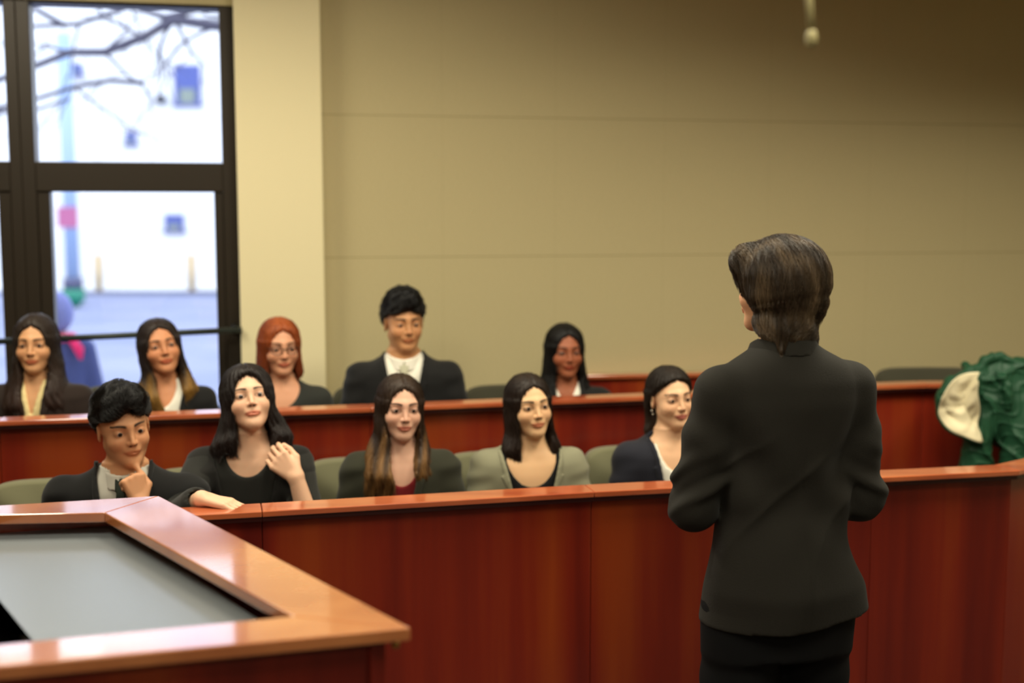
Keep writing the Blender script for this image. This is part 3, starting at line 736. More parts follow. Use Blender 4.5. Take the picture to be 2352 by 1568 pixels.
# ------------------------------------------------------------------ front row
BLK = cloth('black_suiting', (24, 24, 24)); CHAR = cloth('charcoal_jersey', (36, 36, 33)); OLV = cloth('dark_olive_wool', (46, 46, 34))
GRY = cloth('grey_green_wool', (134, 132, 108)); NAVY = cloth('navy_wool', (30, 31, 40)); WHT = cloth('white_cotton', (232, 228, 214)); CRM = cloth('cream_blouse', (226, 206, 150))
SHIRT = cloth('pale_grey_shirt', (196, 192, 180)); TIE = cloth('dark_green_tie', (38, 46, 38), rough=.5); TIE2 = cloth('pale_silver_tie', (176, 174, 150), rough=.5)
RED = cloth('dark_red_top', (110, 22, 26)); BRN = cloth('dark_brown_wool', (40, 30, 26)); BLKTOP = cloth('black_camisole', (12, 12, 14))
BIG = ((-.16, -.19, -.36), (.16, .15, .14))
def f1_arms(t, d): return {'L': dict(elbow=t(.13, -.05, -.40), wrist=t(.082, -.115, -.225), hand=(d(-.25, .05, .95), d(-.55, .8, .1), d(.9, .35, .2)), hk=dict(curl=(1.45, 1.6, 1.0), thumb=.9), sleeve=.86)}
person('young man in black suit and striped tie, fist at his chin, front row', (283, 982), 3.98, .12, .46, -.06, .10, skin=(204, 148, 108), male=True, lean=.09, hs=1.04, sh=1.16, smile=0,
       hair=short_hair(.020, .005, 60, (-.012, .042, .100, .040), .074), hcol=np.array(sr(17, 14, 14)), nstr=7000, slen=.035, hbb=((-.13, -.14, -.10), (.13, .15, .17)),
       clothes=(top_piece('shirt', SHIRT, .006, vneck=(.030, .52), seed=1), collar_piece(SHIRT), tie_piece(TIE),
                top_piece('suit_jacket', BLK, .020, vneck=(.085, .20), lap=.035, seed=2)), arms=f1_arms)
def f2_arms(t, d): return {'L': dict(elbow=t(.225, -.12, -.41), wrist=t(.182, -.12, -.245), hand=(d(-.72, .12, .68), d(-.30, .95, .1), d(.5, .2, .7)), hk=dict(curl=(.5, .8, .6), thumb=.4, s=1.02), sleeve=.1),
                           'R': dict(elbow=t(-.20, -.24, -.36), wrist=t(-.06, -.430, -.244), hand=(d(.97, -.10, -.16), d(0, 0, -1), d(0, 1, 0)), hk=dict(curl=(.25, .35, .3), thumb=.2, s=1.05), sleeve=.8)}
person('woman in dark top with thick shoulder-length dark hair, looking up, hand raised to her neck', (570, 918), 4.16, .10, .22, .34, .08, skin=(228, 182, 150), lean=.03, smile=0,
       hair=long_hair(-.20, .120, .140, .005, .085, (.060, .060), grow=.016, w=.070, wave=.005, hang=.34), hbb=BIG,
       hcol=tone((30, 22, 20), (34, 24, 22)), nstr=4500, slen=.08,
       clothes=(top_piece('scoop_top', CHAR, .010, scoop=(.088, .49), seed=3, sleeve_to=0, armr=(.060, .052, .05)),
                top_piece('cardigan', cloth('black_knit', (28, 27, 25)), .018, vneck=(.12, .05), seed=4, sleeve_to=.12)), arms=f2_arms)
LK = lambda s, drop=-.30, out=.088, fy=.07, r=.030: side_locks(s, drop, out, fy, r)
person('woman with long wavy brown hair over a dark olive jacket, red top, front row', (920, 936), 4.38, .12, .18, .0, -.04, skin=(224, 176, 150), lean=.02, smile=.6,
       hair=long_hair(-.33, .094, .138, .035, .085, (.050, .036), grow=.008, w=.073, wave=.006), hbb=BIG,
       hcol=tone((50, 36, 26), (124, 90, 52), -.05, -.26, .5), nstr=5000, slen=.10,
       clothes=(top_piece('top', RED, .008, scoop=(.075, .47), seed=5), top_piece('blazer', OLV, .020, vneck=(.075, .22), lap=.03, seed=6)))
person('smiling woman in grey-green blazer over black camisole, front row', (1216, 932), 4.47, .14, .20, .06, .06, skin=(226, 182, 138), lean=.02, smile=.7,
       hair=long_hair(-.22, .088, .112, -.01, .070, (.060, .060), grow=.007, w=.075, wave=.003), hbb=BIG,
       hcol=tone((38, 28, 22), (40, 26, 20)), nstr=4000, slen=.10,
       clothes=(top_piece('camisole', BLKTOP, .008, scoop=(.105, .455), seed=7, sleeves=False, zcap=.56), top_piece('blazer', GRY, .022, vneck=(.115, .14), lap=.035, seed=8)))
def earrings(root, Hc, R, toL):
    for s, a, b in ((1, -.040, .0), ):
        for k, (dy, dz, r) in enumerate(((-.004, -.040, .0045), (-.002, -.052, .0035))):
            c = Hc+R@np.array([s*.081, dy+.006*k, dz]); e = MB().sphere(tuple(c), r, 12, 8).go('earring', M['silver'], root, True); e['label'] = 'small silver earring'
person('smiling dark-haired woman in navy blazer and white top, partly hidden by the standing woman', (1541, 914), 4.58, .22, .13, .03, .05, skin=(226, 180, 142), lip=(196, 112, 98), lean=.02, smile=.9, fine=.0024, hs=.98,
       hair=long_hair(-.17, .080, .088, -.045, .055, (.070, .070), behind=True, grow=.010, w=.086, top=.150, wave=.004), hbb=BIG,
       hcol=tone((36, 28, 22), (64, 48, 36)), nstr=9000, slen=.09, extras=earrings,
       clothes=(top_piece('white_top', WHT, .010, scoop=(.075, .475), seed=9, zcap=.56), top_piece('blazer', NAVY, .022, vneck=(.090, .12), lap=.032, seed=10)))
# ------------------------------------------------------------------ rear row
person('woman with long dark hair and cream V-neck blouse at far left of rear row', (82, 790), 4.88, .05, .08, .02, .02, skin=(214, 160, 116), lean=.02, smile=.2,
       hair=long_hair(-.34, .098, .142, .02, .085, (.050, .035), grow=.009, w=.071, wave=.005), hbb=BIG,
       hcol=tone((44, 34, 28), (48, 32, 26)), nstr=3500, slen=.11,
       clothes=(top_piece('blouse', CRM, .010, vneck=(.035, .46), seed=11), top_piece('jacket', BRN, .020, vneck=(.055, .10), lap=.03, seed=12)))
person('woman with long hair fading to golden brown, white blouse, looking up beside the window', (368, 797), 4.98, .18, .26, .16, .14, skin=(204, 140, 100), lean=.02, smile=.6,
       hair=long_hair(-.28, .090, .122, .03, .080, (.055, .045), grow=.008, w=.074, wave=.005, hang=.16), hbb=BIG,
       hcol=tone((40, 30, 26), (150, 112, 54), -.09, -.20, .25), nstr=4000, slen=.10,
       clothes=(top_piece('blouse', WHT, .010, scoop=(.07, .50), seed=13), top_piece('blazer', BLK, .020, vneck=(.10, .12), lap=.03, seed=14)))
def glasses(root, Hc, R, toL):
    m = MB()
    for s in (1, -1):
        ring = [tuple(Hc+R@np.array([s*.032+.022*math.cos(a), .094-.010*abs(math.cos(a)*(1 if math.cos(a)*s > 0 else 0)), -.002+.017*math.sin(a)])) for a in np.linspace(0, 2*PI, 21)]
        m.tube(ring, .0018, 6)
        m.tube([tuple(Hc+R@np.array(q)) for q in ((s*.054, .086, .004), (s*.072, .04, .006), (s*.078, -.005, .004))], .0016, 6)
    m.tube([tuple(Hc+R@np.array(q)) for q in ((-.010, .096, .002), (0, .099, .004), (.010, .096, .002))], .0018, 6)
    m.go('glasses', M['specs'], root, True)
person('red-haired woman in glasses and dark top, rear row in front of the cream pillar', (643, 797), 5.05, .20, .20, -.02, .0, skin=(214, 156, 122), lean=.02, smile=.6,
       hair=long_hair(-.14, .095, .096, -.01, .080, (.066, .066), grow=.010, w=.072, wave=.003), hbb=BIG,
       hcol=tone((150, 74, 34), (112, 48, 22), .04, -.14), nstr=4000, slen=.08, extras=glasses,
       clothes=(top_piece('dark_top', cloth('dark_grey_knit', (44, 46, 42)), .012, scoop=(.09, .50), seed=15),))
person('tall young man with curly black hair, black suit, white shirt and pale tie, rear row', (927, 742), 5.2, .10, .24, -.02, .0, skin=(196, 142, 98), male=True, lean=.02, hs=1.03, sh=1.05, smile=0,
       hair=short_hair(.024, .006, 95, (0, .035, .105, .040), .064, .004), hcol=np.array(sr(14, 12, 12)), nstr=6000, slen=.032, hbb=((-.13, -.14, -.10), (.13, .14, .17)),
       clothes=(top_piece('shirt', WHT, .007, vneck=(.030, .53), seed=16), collar_piece(WHT), tie_piece(TIE2), top_piece('suit_jacket', BLK, .022, vneck=(.085, .18), lap=.035, seed=17)))
person('woman with long straight black hair, black blazer and white blouse, rear row', (1298, 806), 5.38, .08, .12, -.02, .0, skin=(158, 92, 62), lean=.02, smile=.2,
       hair=long_hair(-.30, .096, .128, .01, .080, (.056, .050), grow=.009, w=.066, wave=.001), hbb=BIG,
       hcol=tone((16, 14, 14), (14, 12, 12)), nstr=3500, slen=.12,
       clothes=(top_piece('blouse', WHT, .010, vneck=(.05, .50), seed=18), top_piece('blazer', BLK, .020, vneck=(.07, .30), lap=.03, seed=19)))
# ================================================================== the standing woman
def standing():
    Y = 3.04; q = atY(1806, 655, Y); yaw = .26
    root = thing('person', 'standing woman seen from behind in black blazer and trousers, short brown bob', 'person', (q[0], Y, 0), yaw)
    Rz = Matrix.Rotation(yaw, 3, 'Z'); L = lambda x, y, z: tuple(Rz.transposed() @ Vector((x, y, z)))
    Hc = np.array([-.014, .03, 1.606]); R = rotm(.56, -.02, 0)
    tab = [(.70, .215, .152, .004, 0), (.755, .217, .152, .004, .0), (.85, .205, .150, .003, -.01), (.95, .178, .130, 0, -.005), (1.05, .160, .110, 0, 0), (1.12, .160, .105, 0, 0), (1.22, .178, .112, 0, -.005), (1.32, .190, .108, 0, -.012),
           (1.375, .190, .096, 0, -.015), (1.41, .165, .084, 0, -.012), (1.435, .120, .074, 0, -.008), (1.452, .085, .066, 0, -.004), (1.47, .066, .060, 0, 0)]
    SL = (-.178, -.012, 1.350); SR = (.178, -.012, 1.350)
    EL = L(-.232, -.045, 1.060); ER = L(.212, .035, 1.065); WL = (-.085, .26, 1.05); WR_ = (.085, .26, 1.06)
    arms = ((SL, EL, WL, -1), (SR, ER, WR_, 1))
    B = Field(axis((-.34, -.10, .012), (-.10, .10, .0035), (.10, .34, .012)), axis((-.16, -.08, .012), (-.08, .15, .0035), (.15, .40, .008)), axis((0, 1.0, .02), (1.0, 1.12, .007), (1.12, 1.44, .015), (1.44, 1.75, .0035)))
    bt = [(z, rx*(.86 if z > .9 else .8), ry*(.86 if z > .9 else .75), cx, cy) for z, rx, ry, cx, cy in tab if z > .72]
    B.op(lambda p: loft(p, bt), 0, ((-.3, -.3, .6), (.3, .3, 1.5)))
    for S, E_, Wr, s in arms:
        B.op(lambda p: caps(p, S, E_, .042, .036), .02); B.op(lambda p: caps(p, E_, Wr, .036, .025), .015)
        w = np.array(Wr); B.op(lambda p: hand_sdf(p, Wr, (-s*.75, .6, -.1), (0, -.2, -1) if s > 0 else (0, -.5, 1), (0, .9, .4), curl=(.5, .6, .4), s=.95), .01, (w-.15, w+.15))
    for s in (1, -1):
        B.op(lambda p: caps(p, (s*.09, 0, .80), (s*.095, .01, .45), .075, .050), .03); B.op(lambda p: caps(p, (s*.095, .01, .45), (s*.10, -.01, .10), .050, .034), .02)
        B.op(lambda p: caps(p, (s*.10, -.02, .05), (s*.12, .16, .035), .034, .026), .02)
    B.op(lambda p: caps(p, (0, -.01, 1.42), tuple(Hc+R@np.array([0, -.012, -.05])), .052, .049), .03)
    def toH(p):
        X, Yy, Z = np.broadcast_arrays(p[0]-Hc[0], p[1]-Hc[1], p[2]-Hc[2]); Ri = R.T
        return (Ri[0, 0]*X+Ri[0, 1]*Yy+Ri[0, 2]*Z, Ri[1, 0]*X+Ri[1, 1]*Yy+Ri[1, 2]*Z, Ri[2, 0]*X+Ri[2, 1]*Yy+Ri[2, 2]*Z)
    B.op(lambda p: head_sdf(p, False, .3), .02, (Hc-.16, Hc+.16), T=toH)
    v, f = B.mesh(); sk = np.array(sr(222, 168, 128)); qv = (v-Hc)@R
    c = head_colours(qv, sk, sk*np.array([.8, .4, .38, 1]), np.array(sr(50, 34, 26)), False, .7, .3); c[np.linalg.norm(qv, axis=1) > .15] = sk
    mesh_obj('body', v, f, M['skin'], root, True, c)
    for s in (1, -1):
        e = MB().sphere((0, 0, 0), .0122, 24, 20); ev = np.array(e.v)[:, [0, 2, 1]]*np.array([-1, 1, 1]); dd = (ev/np.linalg.norm(ev, axis=1, keepdims=True))@np.array([0, 1, 0])
        cc = np.tile(np.array([.70, .66, .60, 1]), (len(ev), 1)); cc[dd > .88] = sr(48, 28, 16); ctr = Hc+R@np.array([s*.0315, .068, 0])
        mesh_obj('eye', [tuple(ctr+R@a_) for a_ in ev], e.f, M['eye'], root, True, cc)
    # bob
    def bob(p):
        x, y, z = p
        d = ell(p, (0, -.022, .030), (.099, .116, .098))
        d = smin(d, ell(p, (0, -.050, -.015), (.092, .080, .085)), .03)
        low = ell(p, (0, -.045, -.090), (.080, .060, .072+.007*np.sin(x*95+1)+.005*np.sin(x*210))); d = smin(d, low, .022)
        for s in (1, -1):
            if s > 0: d = smin(d, chain(p, [(s*.078, .035, .02), (s*.084, .022, -.035), (s*.078, .018, -.085)], [.020, .022, .012], .01), .02)
            d = smin(d, caps(p, (s*.055, -.05, -.10), (s*.078, -.065, -.150), .022, .007), .012)
        d = smin(d, ell(p, (-.034, .066, .066), (.050, .032, .040)), .022)
        d = smin(d, chain(p, [(-.072, .000, -.02), (-.060, -.005, -.08), (-.048, -.020, -.140)], [.018, .020, .012], .01), .03)
        op_ = ell(p, (0, .128, -.055), (.088, .102, .130)); d = smax(d, -op_, .008)
        band = .004*np.exp(-((z+.045+.25*(y+.03))/.010)**2); lay = .0035*np.sin(z*70+x*14+np.sin(x*40)*1.2)*np.clip(-z/.06, 0, 1)
        return d+grooves(p, .0016, 30)+band+lay
    def flow(q):
        x, y, z = q.T; top = np.clip((z-.03)/.07, 0, 1); lowt = np.clip((-z-.03)/.08, 0, 1)
        vx = 9*x*top+.9*np.sin(z*60+x*25+y*10)*lowt-.35*lowt; vy = -1.6*top-.7*lowt*(y > -.05); return np.stack([vx, vy, -np.ones_like(x)+.0*x], 1)
    hc1, hc2 = np.array(sr(60, 48, 36)), np.array(sr(116, 96, 72))
    def hcol(v_):
        t = .5+.5*np.sin(v_[:, 0]*90+v_[:, 2]*17+np.sin(v_[:, 1]*60)*1.5); t = t**2*.7; return hc1+(hc2-hc1)*t[:, None]
    make_hair(bob, ((-.14, -.17, -.20), (.14, .15, .15)), .0035, R, Hc, 'hair', M['hair'], root, 30000, .085, .00036, flow, hcol, M['strand'], seed=5, jitter=.012, npt=10)
    # blazer
    J = mat('black_wool_blazer', sr(36, 34, 29), .88, spec=.25, sheen=.03, bump=((1, 1, 1), 430, .5), bd=.002); S_ = .0058
    F = Field(axis((-.35, .35, S_)), axis((-.20, .34, S_)), axis((.72, 1.52, S_)))
    def torso(p):
        x, y, z = p; d = loft(p, tab, .004, 2.2)
        back = np.clip(-y/.05, 0, 1)
        d = d+back*(.0022*np.exp(-(x/.0022)**2)*(z < 1.36))                    # centre back seam
        d = d+back*.006*np.sin(30*z+7*np.abs(x)*4+3*x)*np.exp(-((z-1.08)/.10)**2)
        d = d+back*.009*np.sin(44*(np.abs(x)*.8-z*.55)+1.0)*np.exp(-((z-1.16)/.13)**2)*np.clip(np.abs(x)*8, 0, 1)
        d = d+.009*np.sin(22*x+1.2*np.sin(5*z))*np.clip((1.0-z)/.2, 0, 1)
        d = d+fold(p, .0034, 11, 15, .6)-back*.006*(1-np.abs(np.sin(15*x-9*z+1.3*np.sin(8*z)+.6)))**3*np.clip((1.28-z)/.12, 0, 1)*np.clip((z-.80)/.1, 0, 1)
        return np.maximum(d, np.maximum(.768+.015*np.sin(x*4)-z, z-1.468))
    F.op(torso, 0)
    for S, E_, Wr, s in arms:
        def sl(p):
            x, y, z = p
            up = caps(p, S, E_, .066, .060); t = np.clip((1.36-z)/.30, 0, 1)
            w1 = 62*z+30*x*s+14*y+.8*np.sin(40*y); cr = .009*(np.sin(w1)+.35*np.sin(2*w1+1))*np.exp(-((z-1.11)/.08)**2)+.006*np.sin(40*z-36*x*s+2)*np.exp(-((z-1.26)/.07)**2)
            return up+cr
        F.op(sl, .022)
        d_ = np.array(Wr)-np.array(E_)
        F.op(lambda p: caps(p, E_, tuple(np.array(E_)+d_*.9), .059, .042)+.004*np.sin(55*p[1]+30*p[2]), .016)
        F.op(lambda p: caps(p, tuple(np.array(E_)+d_*.85), tuple(np.array(E_)+d_*1.3), .034, .034), 0, cut=True)
        # armhole seam
        F.op(lambda p: np.abs(np.sqrt((p[1]*.6)**2+(p[2]-1.31)**2)-.105)*1+np.maximum(np.abs(p[0]-s*(.150+.00*p[2]))-.0012, 0)*3-.0012, .003, cut=True, bb=(((.10 if s > 0 else -.2), -.2, 1.2), ((.2 if s > 0 else -.10), .05, 1.45)))
    F.op(lambda p: caps(p, (0, -.004, 1.43), (0, .01, 1.6), .058), .004, cut=True)
    v, f = F.mesh(); mesh_obj('blazer', v, f, J, root, True)
    G = Field(axis((-.12, .12, .004)), axis((-.12, .14, .004)), axis((1.40, 1.53, .004)))
    def col(p):
        x, y, z = p; r = np.sqrt(x*x+((y-.006)/1.0)**2); top = 1.479-.35*np.maximum(y, 0)-.0*x; bot = 1.442-.5*np.maximum(y+.02, 0)-.10*np.abs(x)*0
        rr = np.interp(z, [1.43, 1.487], [.090, .070]); return np.maximum(np.abs(r-rr)-.0052, np.maximum(z-top, np.maximum(bot-z, y-.11)))
    G.op(col, 0); v, f = G.mesh(); mesh_obj('blazer_collar', v, f, J, root, True)
    # trousers and shoes
    T = cloth('black_trousers', (10, 11, 13), sheen=0); F = Field(axis((-.25, .25, .009)), axis((-.20, .22, .009)), axis((.04, 1.0, .009)))
    for s in (1, -1):
        F.op(lambda p: chain(p, [(s*.098, .0, .80), (s*.098, .01, .60), (s*.095, .01, .45), (s*.10, 0, .10)], [.104, .098, .080, .075], .02)+fold(p, .003, 12, 20), .02)
    F.op(lambda p: loft(p, [(.68, .186, .136, 0, 0), (.80, .184, .132, 0, 0), (.98, .150, .115, 0, 0)]), .03)
    v, f = F.mesh(); mesh_obj('trousers', v, f, T, root, True)
    for s in (1, -1):
        F = Field(axis((s*.11-.07, s*.11+.07, .005)), axis((-.09, .24, .005)), axis((-.005, .12, .005)))
        F.op(lambda p: caps(p, (s*.10, -.03, .05), (s*.12, .17, .030), .044, .034), 0); F.op(lambda p: p[2]*0+p[0]*0+p[1]*0-p[2]+.0, 0, cut=False) if False else None
        F.op(lambda p: p[2]-.002+0*p[0]+0*p[1], .001, cut=True); v, f = F.mesh(); mesh_obj('shoe', v, f, cloth('black_leather', (14, 13, 13), 0, .3), root, True)
standing()
# ================================================================== green jacket draped over the divider
def jacket():
    c = atY(2255, 890, 5.22); t = thing('green_jacket', 'dark green nylon jacket with cream lining draped over the rear mahogany ledge', 'jacket', (c[0], c[1], c[2]))
    k = 5.22/FPX
    P_ = lambda px, py, dy: ((px-2255)*k, dy, -(py-890)*k)
    G = cloth('green_nylon', (34, 72, 50), sheen=.0, rough=.42, fine=120); CRL = cloth('cream_lining', (226, 214, 178), .0, .6, 90)
    F = Field(axis((-.26, .30, .0045)), axis((-.16, .26, .0045)), axis((-.42, .20, .0045)))
    top = P_
    E_ = lambda px, py, dy, rx, rz, ry: F.op(lambda p: ell(p, P_(px, py, dy), (rx*k, ry, rz*k)), .03)
    E_(2300, 880, .02, 62, 62, .075); E_(2305, 945, .0, 78, 85, .085); E_(2345, 900, .04, 60, 80, .09); E_(2245, 890, .0, 34, 60, .05)
    for pts, rad in [([P_(2262, 930, -.03), P_(2240, 1000, -.05), P_(2236, 1085, -.05)], [.055, .062, .070]),
                     ([P_(2335, 930, -.02), P_(2338, 1000, -.05), P_(2334, 1085, -.05)], [.07, .078, .085]),
                     ([P_(2395, 900, .03), P_(2400, 1085, -.02)], [.06, .09])]:
        F.op(lambda p: chain(p, pts, rad, .01), .025)
    for pts, rad in [([P_(2238, 868, -.02), P_(2258, 828, -.0), P_(2295, 818, .0), P_(2332, 838, -.01), P_(2344, 880, -.04)], [.020, .026, .026, .026, .02]),
                     ([P_(2222, 838, .02), P_(2232, 858, -.01), P_(2236, 900, -.04)], [.010, .02, .025]),
                     ([P_(2280, 850, -.05), P_(2300, 880, -.08), P_(2296, 930, -.085)], [.016, .022, .014])]:
        F.op(lambda p: chain(p, pts, rad, .01), .008)
    for (a, b, r) in [(P_(2296, 960, -.14), P_(2288, 1085, -.17), .020), (P_(2262, 860, -.075), P_(2268, 915, -.10), .012), (P_(2312, 858, -.08), P_(2318, 910, -.11), .012), (P_(2240, 940, -.10), P_(2296, 925, -.11), .014), (P_(2290, 850, -.06), P_(2310, 840, -.05), .012)]:
        F.op(lambda p: caps(p, a, b, r, r*.6), .012, cut=True)
    g = F.F; xs, ys, zs = F.x[:, None, None], F.y[None, :, None], F.z[None, None, :]
    w1 = 30*xs+6*zs+1.8*np.sin(9*zs+7*xs+1)+.9*np.sin(21*zs-9*xs); w2 = 17*zs+19*xs+2.0*np.sin(14*xs+2)+1.2*np.sin(19*zs-11*xs); w3 = 40*zs-36*xs+2*np.sin(30*xs+20*zs)
    up = np.clip((zs+.02)/.08, 0, 1)
    g -= (.013*(1-np.abs(np.sin(w1)))**2*(1-.5*up)+.011*(1-np.abs(np.sin(w2)))**2*(.3+.7*up)+.005*(1-np.abs(np.sin(w3)))**3-.006).astype(f32)
    v, f = F.mesh(); mesh_obj('shell', v, f, G, t, True)
    # hanging sleeve opening: green rim with cream lining inside
    outline = [(2140, 900), (2136, 930), (2142, 955), (2160, 978), (2190, 992), (2226, 1006), (2236, 1000), (2228, 970), (2232, 940), (2222, 900), (2220, 862), (2226, 846), (2212, 846), (2185, 852), (2160, 868)]
    rim = [P_(px, py, -.115+.02*math.sin(i*1.1)) for i, (px, py) in enumerate(outline)]; rim.append(rim[0])
    def smooth(r, n=4):
        r = [np.array(a_) for a_ in r[:-1]]; N = len(r); out = []
        for i in range(N):
            p0, p1, p2, p3 = r[i-1], r[i], r[(i+1) % N], r[(i+2) % N]
            for j in range(n):
                u = j/n; out.append(.5*((2*p1)+(-p0+p2)*u+(2*p0-5*p1+4*p2-p3)*u*u+(-p0+3*p1-3*p2+p3)*u**3))
        return out
    sm = smooth(rim); MB().tube([tuple(a_) for a_ in sm]+[tuple(sm[0])], .0085, 8).go('hem', G, t, True)
    ctr = np.mean(sm, 0); vs, fs = [], []; N = len(sm); K = 14
    for j in range(K):
        u = 1-j/(K-1)
        for i, q in enumerate(sm):
            b = ctr+(q-ctr)*max(u, .02); px_, pz_ = b[0], b[2]
            dy = .030*(1-u*u)+(1-u)*u*4*(.006*(1-2*abs(math.sin(pz_*38+px_*22+1.8*math.sin(px_*26+pz_*9))))-.012*(1-abs(math.sin(pz_*46-px_*26+1.2*math.sin(px_*40))))**2)+.002*math.sin(px_*60-pz_*40)*(u < .97)
            vs.append((b[0], b[1]+dy*.9-.004, b[2]))
    for j in range(K-1):
        for i in range(N): fs.append((j*N+i, j*N+(i+1) % N, (j+1)*N+(i+1) % N, (j+1)*N+i))
    fs.append(tuple((K-1)*N+i for i in range(N)))
    o = mesh_obj('lining', vs, fs, CRL, t, True); o['label'] = 'cream lining'; sdm = o.modifiers.new('thick', 'SOLIDIFY'); sdm.thickness = .012; sdm.offset = 0
    # connecting sleeve cloth behind the opening
    F = Field(axis((-.24, .02, .005)), axis((-.14, .14, .005)), axis((-.24, .12, .005)))
    F.op(lambda p: ell(p, P_(2182, 925, -.055), (.080, .055, .128))+.004*np.sin(60*p[0]+40*p[2]), 0); F.op(lambda p: ell(p, P_(2182, 925, -.12), (.076, .055, .12)), .01, cut=True); F.op(lambda p: chain(p, [P_(2190, 870, -.03), P_(2225, 850, -.01), P_(2222, 840, .04)], [.02, .022, .018]), .015)
    v, f = F.mesh(); mesh_obj('sleeve', v, f, G, t, True)
jacket()
# ================================================================== outdoors
GZ = -.6
def og(px, py, z=GZ): return atz(px, py, z)
structure(MB().prism([(-60, 7.5), (25, 7.5), (25, 34.3), (-60, 34.3)], GZ-.1, GZ).go('ground', mat('winter_pavement', sr(128, 134, 165), .9, ramp=((.3, .3, .3), 1.2, [(.3, sr(112, 120, 150)), (.7, sr(136, 140, 164))]))))
structure(MB().prism([(-60, 34.3), (25, 34.3), (25, 36), (-60, 36)], GZ-.1, GZ+.02).go('ground_kerb', mat('grey_kerb', sr(84, 88, 112), .9)))
bl = thing('office_building', 'white building across the street seen through the window', 'building', (-12, 36.2, GZ))
hgt = 12.0
MB().box(-16, 12, 0, 8, 0, hgt).go('wall', mat('white_render', sr(225, 225, 225), .9), bl)
wm = mat('blue_window_glass', sr(70, 84, 150), .3)
fr = mat('blue_grey_frame', sr(96, 100, 150), .5)
for (px, py, w_, h_) in ((430, 195, .75, 1.15), (400, 512, .55, .5), (165, 160, .6, .35), (300, 318, .32, .36)):
    q = atY(px, py, 36.15); x, z = q[0]+12, q[2]-GZ
    wi = MB().box(x-w_/2, x+w_/2, -.06, .02, z-h_/2, z+h_/2).go('window', wm, bl)
    MB().box(x-w_/2-.05, x+w_/2+.05, -.10, -.02, z-h_/2-.05, z-h_/2+.05).go('sill', fr, wi); MB().prism([(x-w_*.3, -.12), (x+w_*.3, -.12), (x+w_*.3, -.07), (x-w_*.3, -.07)], z-h_/2+.05, z-h_*.1).go('planter', mat('pale_green', sr(130, 140, 130), .7), wi)
q = atY(370, 228, 36.0); MB().sphere((q[0]+12, -.2, q[2]-GZ), .15).go('lamp', mat('dark_grey_lamp', sr(40, 42, 56), .4), bl, True)
ylw = mat('yellow_post_paint', sr(190, 158, 96), .6)
for px, lb in ((228, 'pale yellow bollard before the white building, left of the two'), (441, 'pale yellow bollard before the white building, right of the two')):
    q = og(px, 670); b = thing('bollard', lb, 'bollard', (q[0], q[1], GZ), 0, 'bollards across the street')
    MB().tube([(0, 0, 0), (0, 0, 1.05)], .09, 12).go('post', ylw, b, True); MB().sphere((0, 0, 1.05), (.09, .09, .05)).go('cap', ylw, b, True)
q = og(170, 705); pc = thing('street_pole', 'pale blue street pole with pink sign and teal base outside the window', 'pole', (q[0], q[1], GZ))
MB().tube([(0, 0, .55), (0, 0, 6.6)], .17, 14).go('shaft', mat('pale_blue_paint', sr(150, 172, 205), .5), pc, True)
MB().tube([(0, 0, 0), (0, 0, .16), (0, 0, .45)], [.10, .27, .27], 14).go('base', mat('teal_paint', sr(24, 120, 96), .5), pc, True)
MB().tube([(0, 0, .45), (0, 0, .72)], .24, 14).go('band', mat('dark_blue_grey', sr(72, 74, 104), .5), pc, True)
MB().box(-.24, .24, -.22, -.16, 1.95, 2.45).go('sign', mat('pink_sign', sr(170, 90, 130), .5), pc)
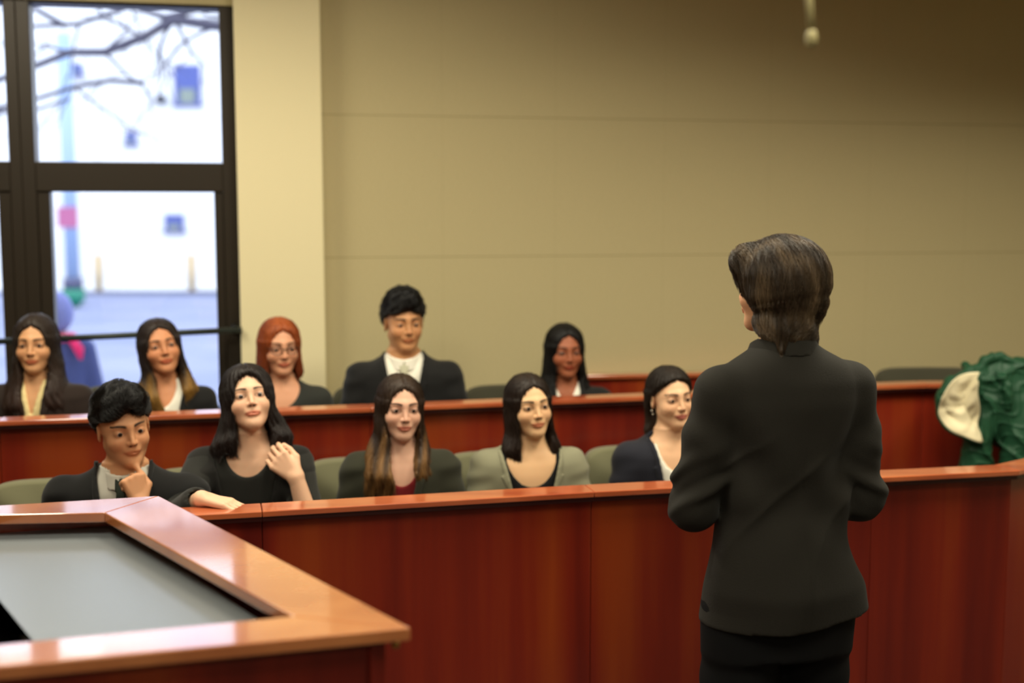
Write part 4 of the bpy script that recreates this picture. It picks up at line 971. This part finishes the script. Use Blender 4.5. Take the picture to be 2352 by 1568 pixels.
# pedestrian outside, seen from behind the glass, blue-grey coat with hood and pink bag
def pedestrian():
    q = atY(135, 800, 9.0); r = thing('pedestrian', 'pedestrian in hooded blue-grey coat with pink scarf outside the window', 'person', (q[0], 9.0, GZ), .3)
    F = Field(axis((-.35, .35, .016)), axis((-.3, .35, .016)), axis((0, 1.82, .016)))
    F.op(lambda p: ell(p, (0, .02, 1.66), (.078, .098, .115)), 0); F.op(lambda p: caps(p, (0, 0, 1.35), (0, .01, 1.62), .055), .02)
    F.op(lambda p: loft(p, [(.85, .16, .11, 0, 0), (1.1, .13, .1, 0, 0), (1.3, .17, .1, 0, 0), (1.42, .12, .07, 0, 0)]), .03)
    for s in (1, -1):
        F.op(lambda p: caps(p, (s*.09, 0, .85), (s*.10, .02, .08), .08, .04), .03); F.op(lambda p: caps(p, (s*.1, .0, .05), (s*.1, .17, .04), .04, .035), .02)
        F.op(lambda p: chain(p, [(s*.18, 0, 1.36), (s*.23, .0, 1.08), (s*.20, .12, .88)], [.05, .04, .03]), .03)
        w = np.array((s*.20, .12, .88)); F.op(lambda p: hand_sdf(p, w, (0, .3, -1), (-s, 0, 0), (0, 1, .2)), .01)
    v, f = F.mesh(); sk = np.array(sr(150, 120, 110)); mesh_obj('body', v, f, M['skin'], r, True, np.tile(sk, (len(v), 1)))
    C = cloth('blue_grey_coat', (62, 70, 116), fine=60); F = Field(axis((-.36, .36, .014)), axis((-.3, .3, .014)), axis((.5, 1.85, .014)))
    F.op(lambda p: loft(p, [(.60, .24, .19, 0, 0), (1.0, .21, .16, 0, 0), (1.3, .21, .14, 0, 0), (1.42, .14, .10, 0, 0), (1.46, .10, .09, 0, 0)])+fold(p, .006, 14, 12), 0)
    for s in (1, -1): F.op(lambda p: chain(p, [(s*.18, 0, 1.36), (s*.24, .0, 1.08), (s*.21, .10, .92)], [.08, .07, .055]), .03)
    v, f = F.mesh(); mesh_obj('coat', v, f, C, r, True)
    F = Field(axis((-.2, .2, .01)), axis((-.2, .25, .01)), axis((1.4, 1.85, .01)))
    F.op(lambda p: ell(p, (0, .0, 1.64), (.115, .13, .155)), 0); F.op(lambda p: ell(p, (0, .12, 1.64), (.08, .08, .11)), .01, cut=True); v, f = F.mesh()
    mesh_obj('hood', v, f, cloth('lavender_hood', (112, 118, 172), fine=60), r, True)
    pk = cloth('pink_scarf', (200, 30, 90), rough=.7)
    MB().tube([(.105*math.cos(a), .10*math.sin(a), 1.455) for a in np.linspace(-2.6, 1.2, 12)]+[(.10, -.08, 1.44), (.15, -.15, 1.37), (.16, -.165, 1.30)], [.03]*13+[.035, .012], 8).go('scarf', pk, r, True)
pedestrian()
# bare tree
def tree():
    rg = random.Random(11); Yt = 12.5
    base = atY(640, 480, Yt+1.0); t = thing('bare_tree', 'leafless winter tree with drooping grey branches outside the window', 'tree', (base[0], base[1], GZ))
    m = MB(); O = Vector((base[0], base[1], GZ))
    W_ = lambda px, py, dy=0: Vector(atY(px, py, Yt+dy))-O
    limb = lambda pts, r0, r1: m.tube([tuple(p) for p in pts], list(np.linspace(r0, r1, len(pts))), 8)
    tm = MB(); tm.tube([(0, 0, 0), (.05, 0, 1.2), (0, 0, 2.4), (-.1, 0, 3.6), (-.15, 0, 5.6)], [.24, .20, .18, .15, .07], 12)
    def sub(p, d, L, r, dep):
        pts = [p]; q = p.copy(); dd = d.normalized()
        for i in range(5):
            dd = (dd+Vector((rg.uniform(-.25, .25), rg.uniform(-.2, .2), rg.uniform(-.28, .16)))).normalized(); q = q+dd*L/5; pts.append(q.copy())
            if dep > 0 and rg.random() < .75: sub(q.copy(), (dd+Vector((rg.uniform(-.6, .3), rg.uniform(-.4, .4), rg.uniform(-.6, .5)))), L*.6, r*.5, dep-1)
        limb(pts, r, r*.25)
    mains = [([W_(640, 40), W_(560, 50), W_(500, 60), W_(400, 45), W_(330, 85), W_(240, 120), W_(160, 120), W_(85, 150), W_(-20, 190)], .060, .030),
             ([W_(640, 20), W_(500, 10), W_(380, 40), W_(300, 15), W_(180, 55), W_(80, 60)], .04, .02),
             ([W_(400, 45), W_(440, 120), W_(470, 150)], .02, .01),
             ([W_(330, 190), W_(250, 185), W_(170, 200), W_(90, 225), W_(-10, 250)], .026, .02),
             ([W_(240, 120), W_(290, 170), W_(330, 200), W_(350, 225)], .018, .008),
             ([W_(170, 200), W_(230, 245), W_(290, 290), W_(370, 325)], .014, .006),
             ([W_(-20, 260), W_(90, 250), W_(160, 225)], .02, .012), ([W_(150, 60), W_(80, 20), W_(20, -20)], .03, .02)]
    for pts, a, b in mains:
        limb(pts, a, b)
        for p in pts[1:]: sub(p.copy(), Vector((rg.uniform(-1, .3), rg.uniform(-.5, .5), rg.uniform(-.7, .3))), rg.uniform(.4, .9), a*.35, 1)
    bk = mat('grey_bark', sr(74, 72, 88), .9)
    tm.go('trunk', bk, t, True); m.go('branches', bk, t, True)
tree()
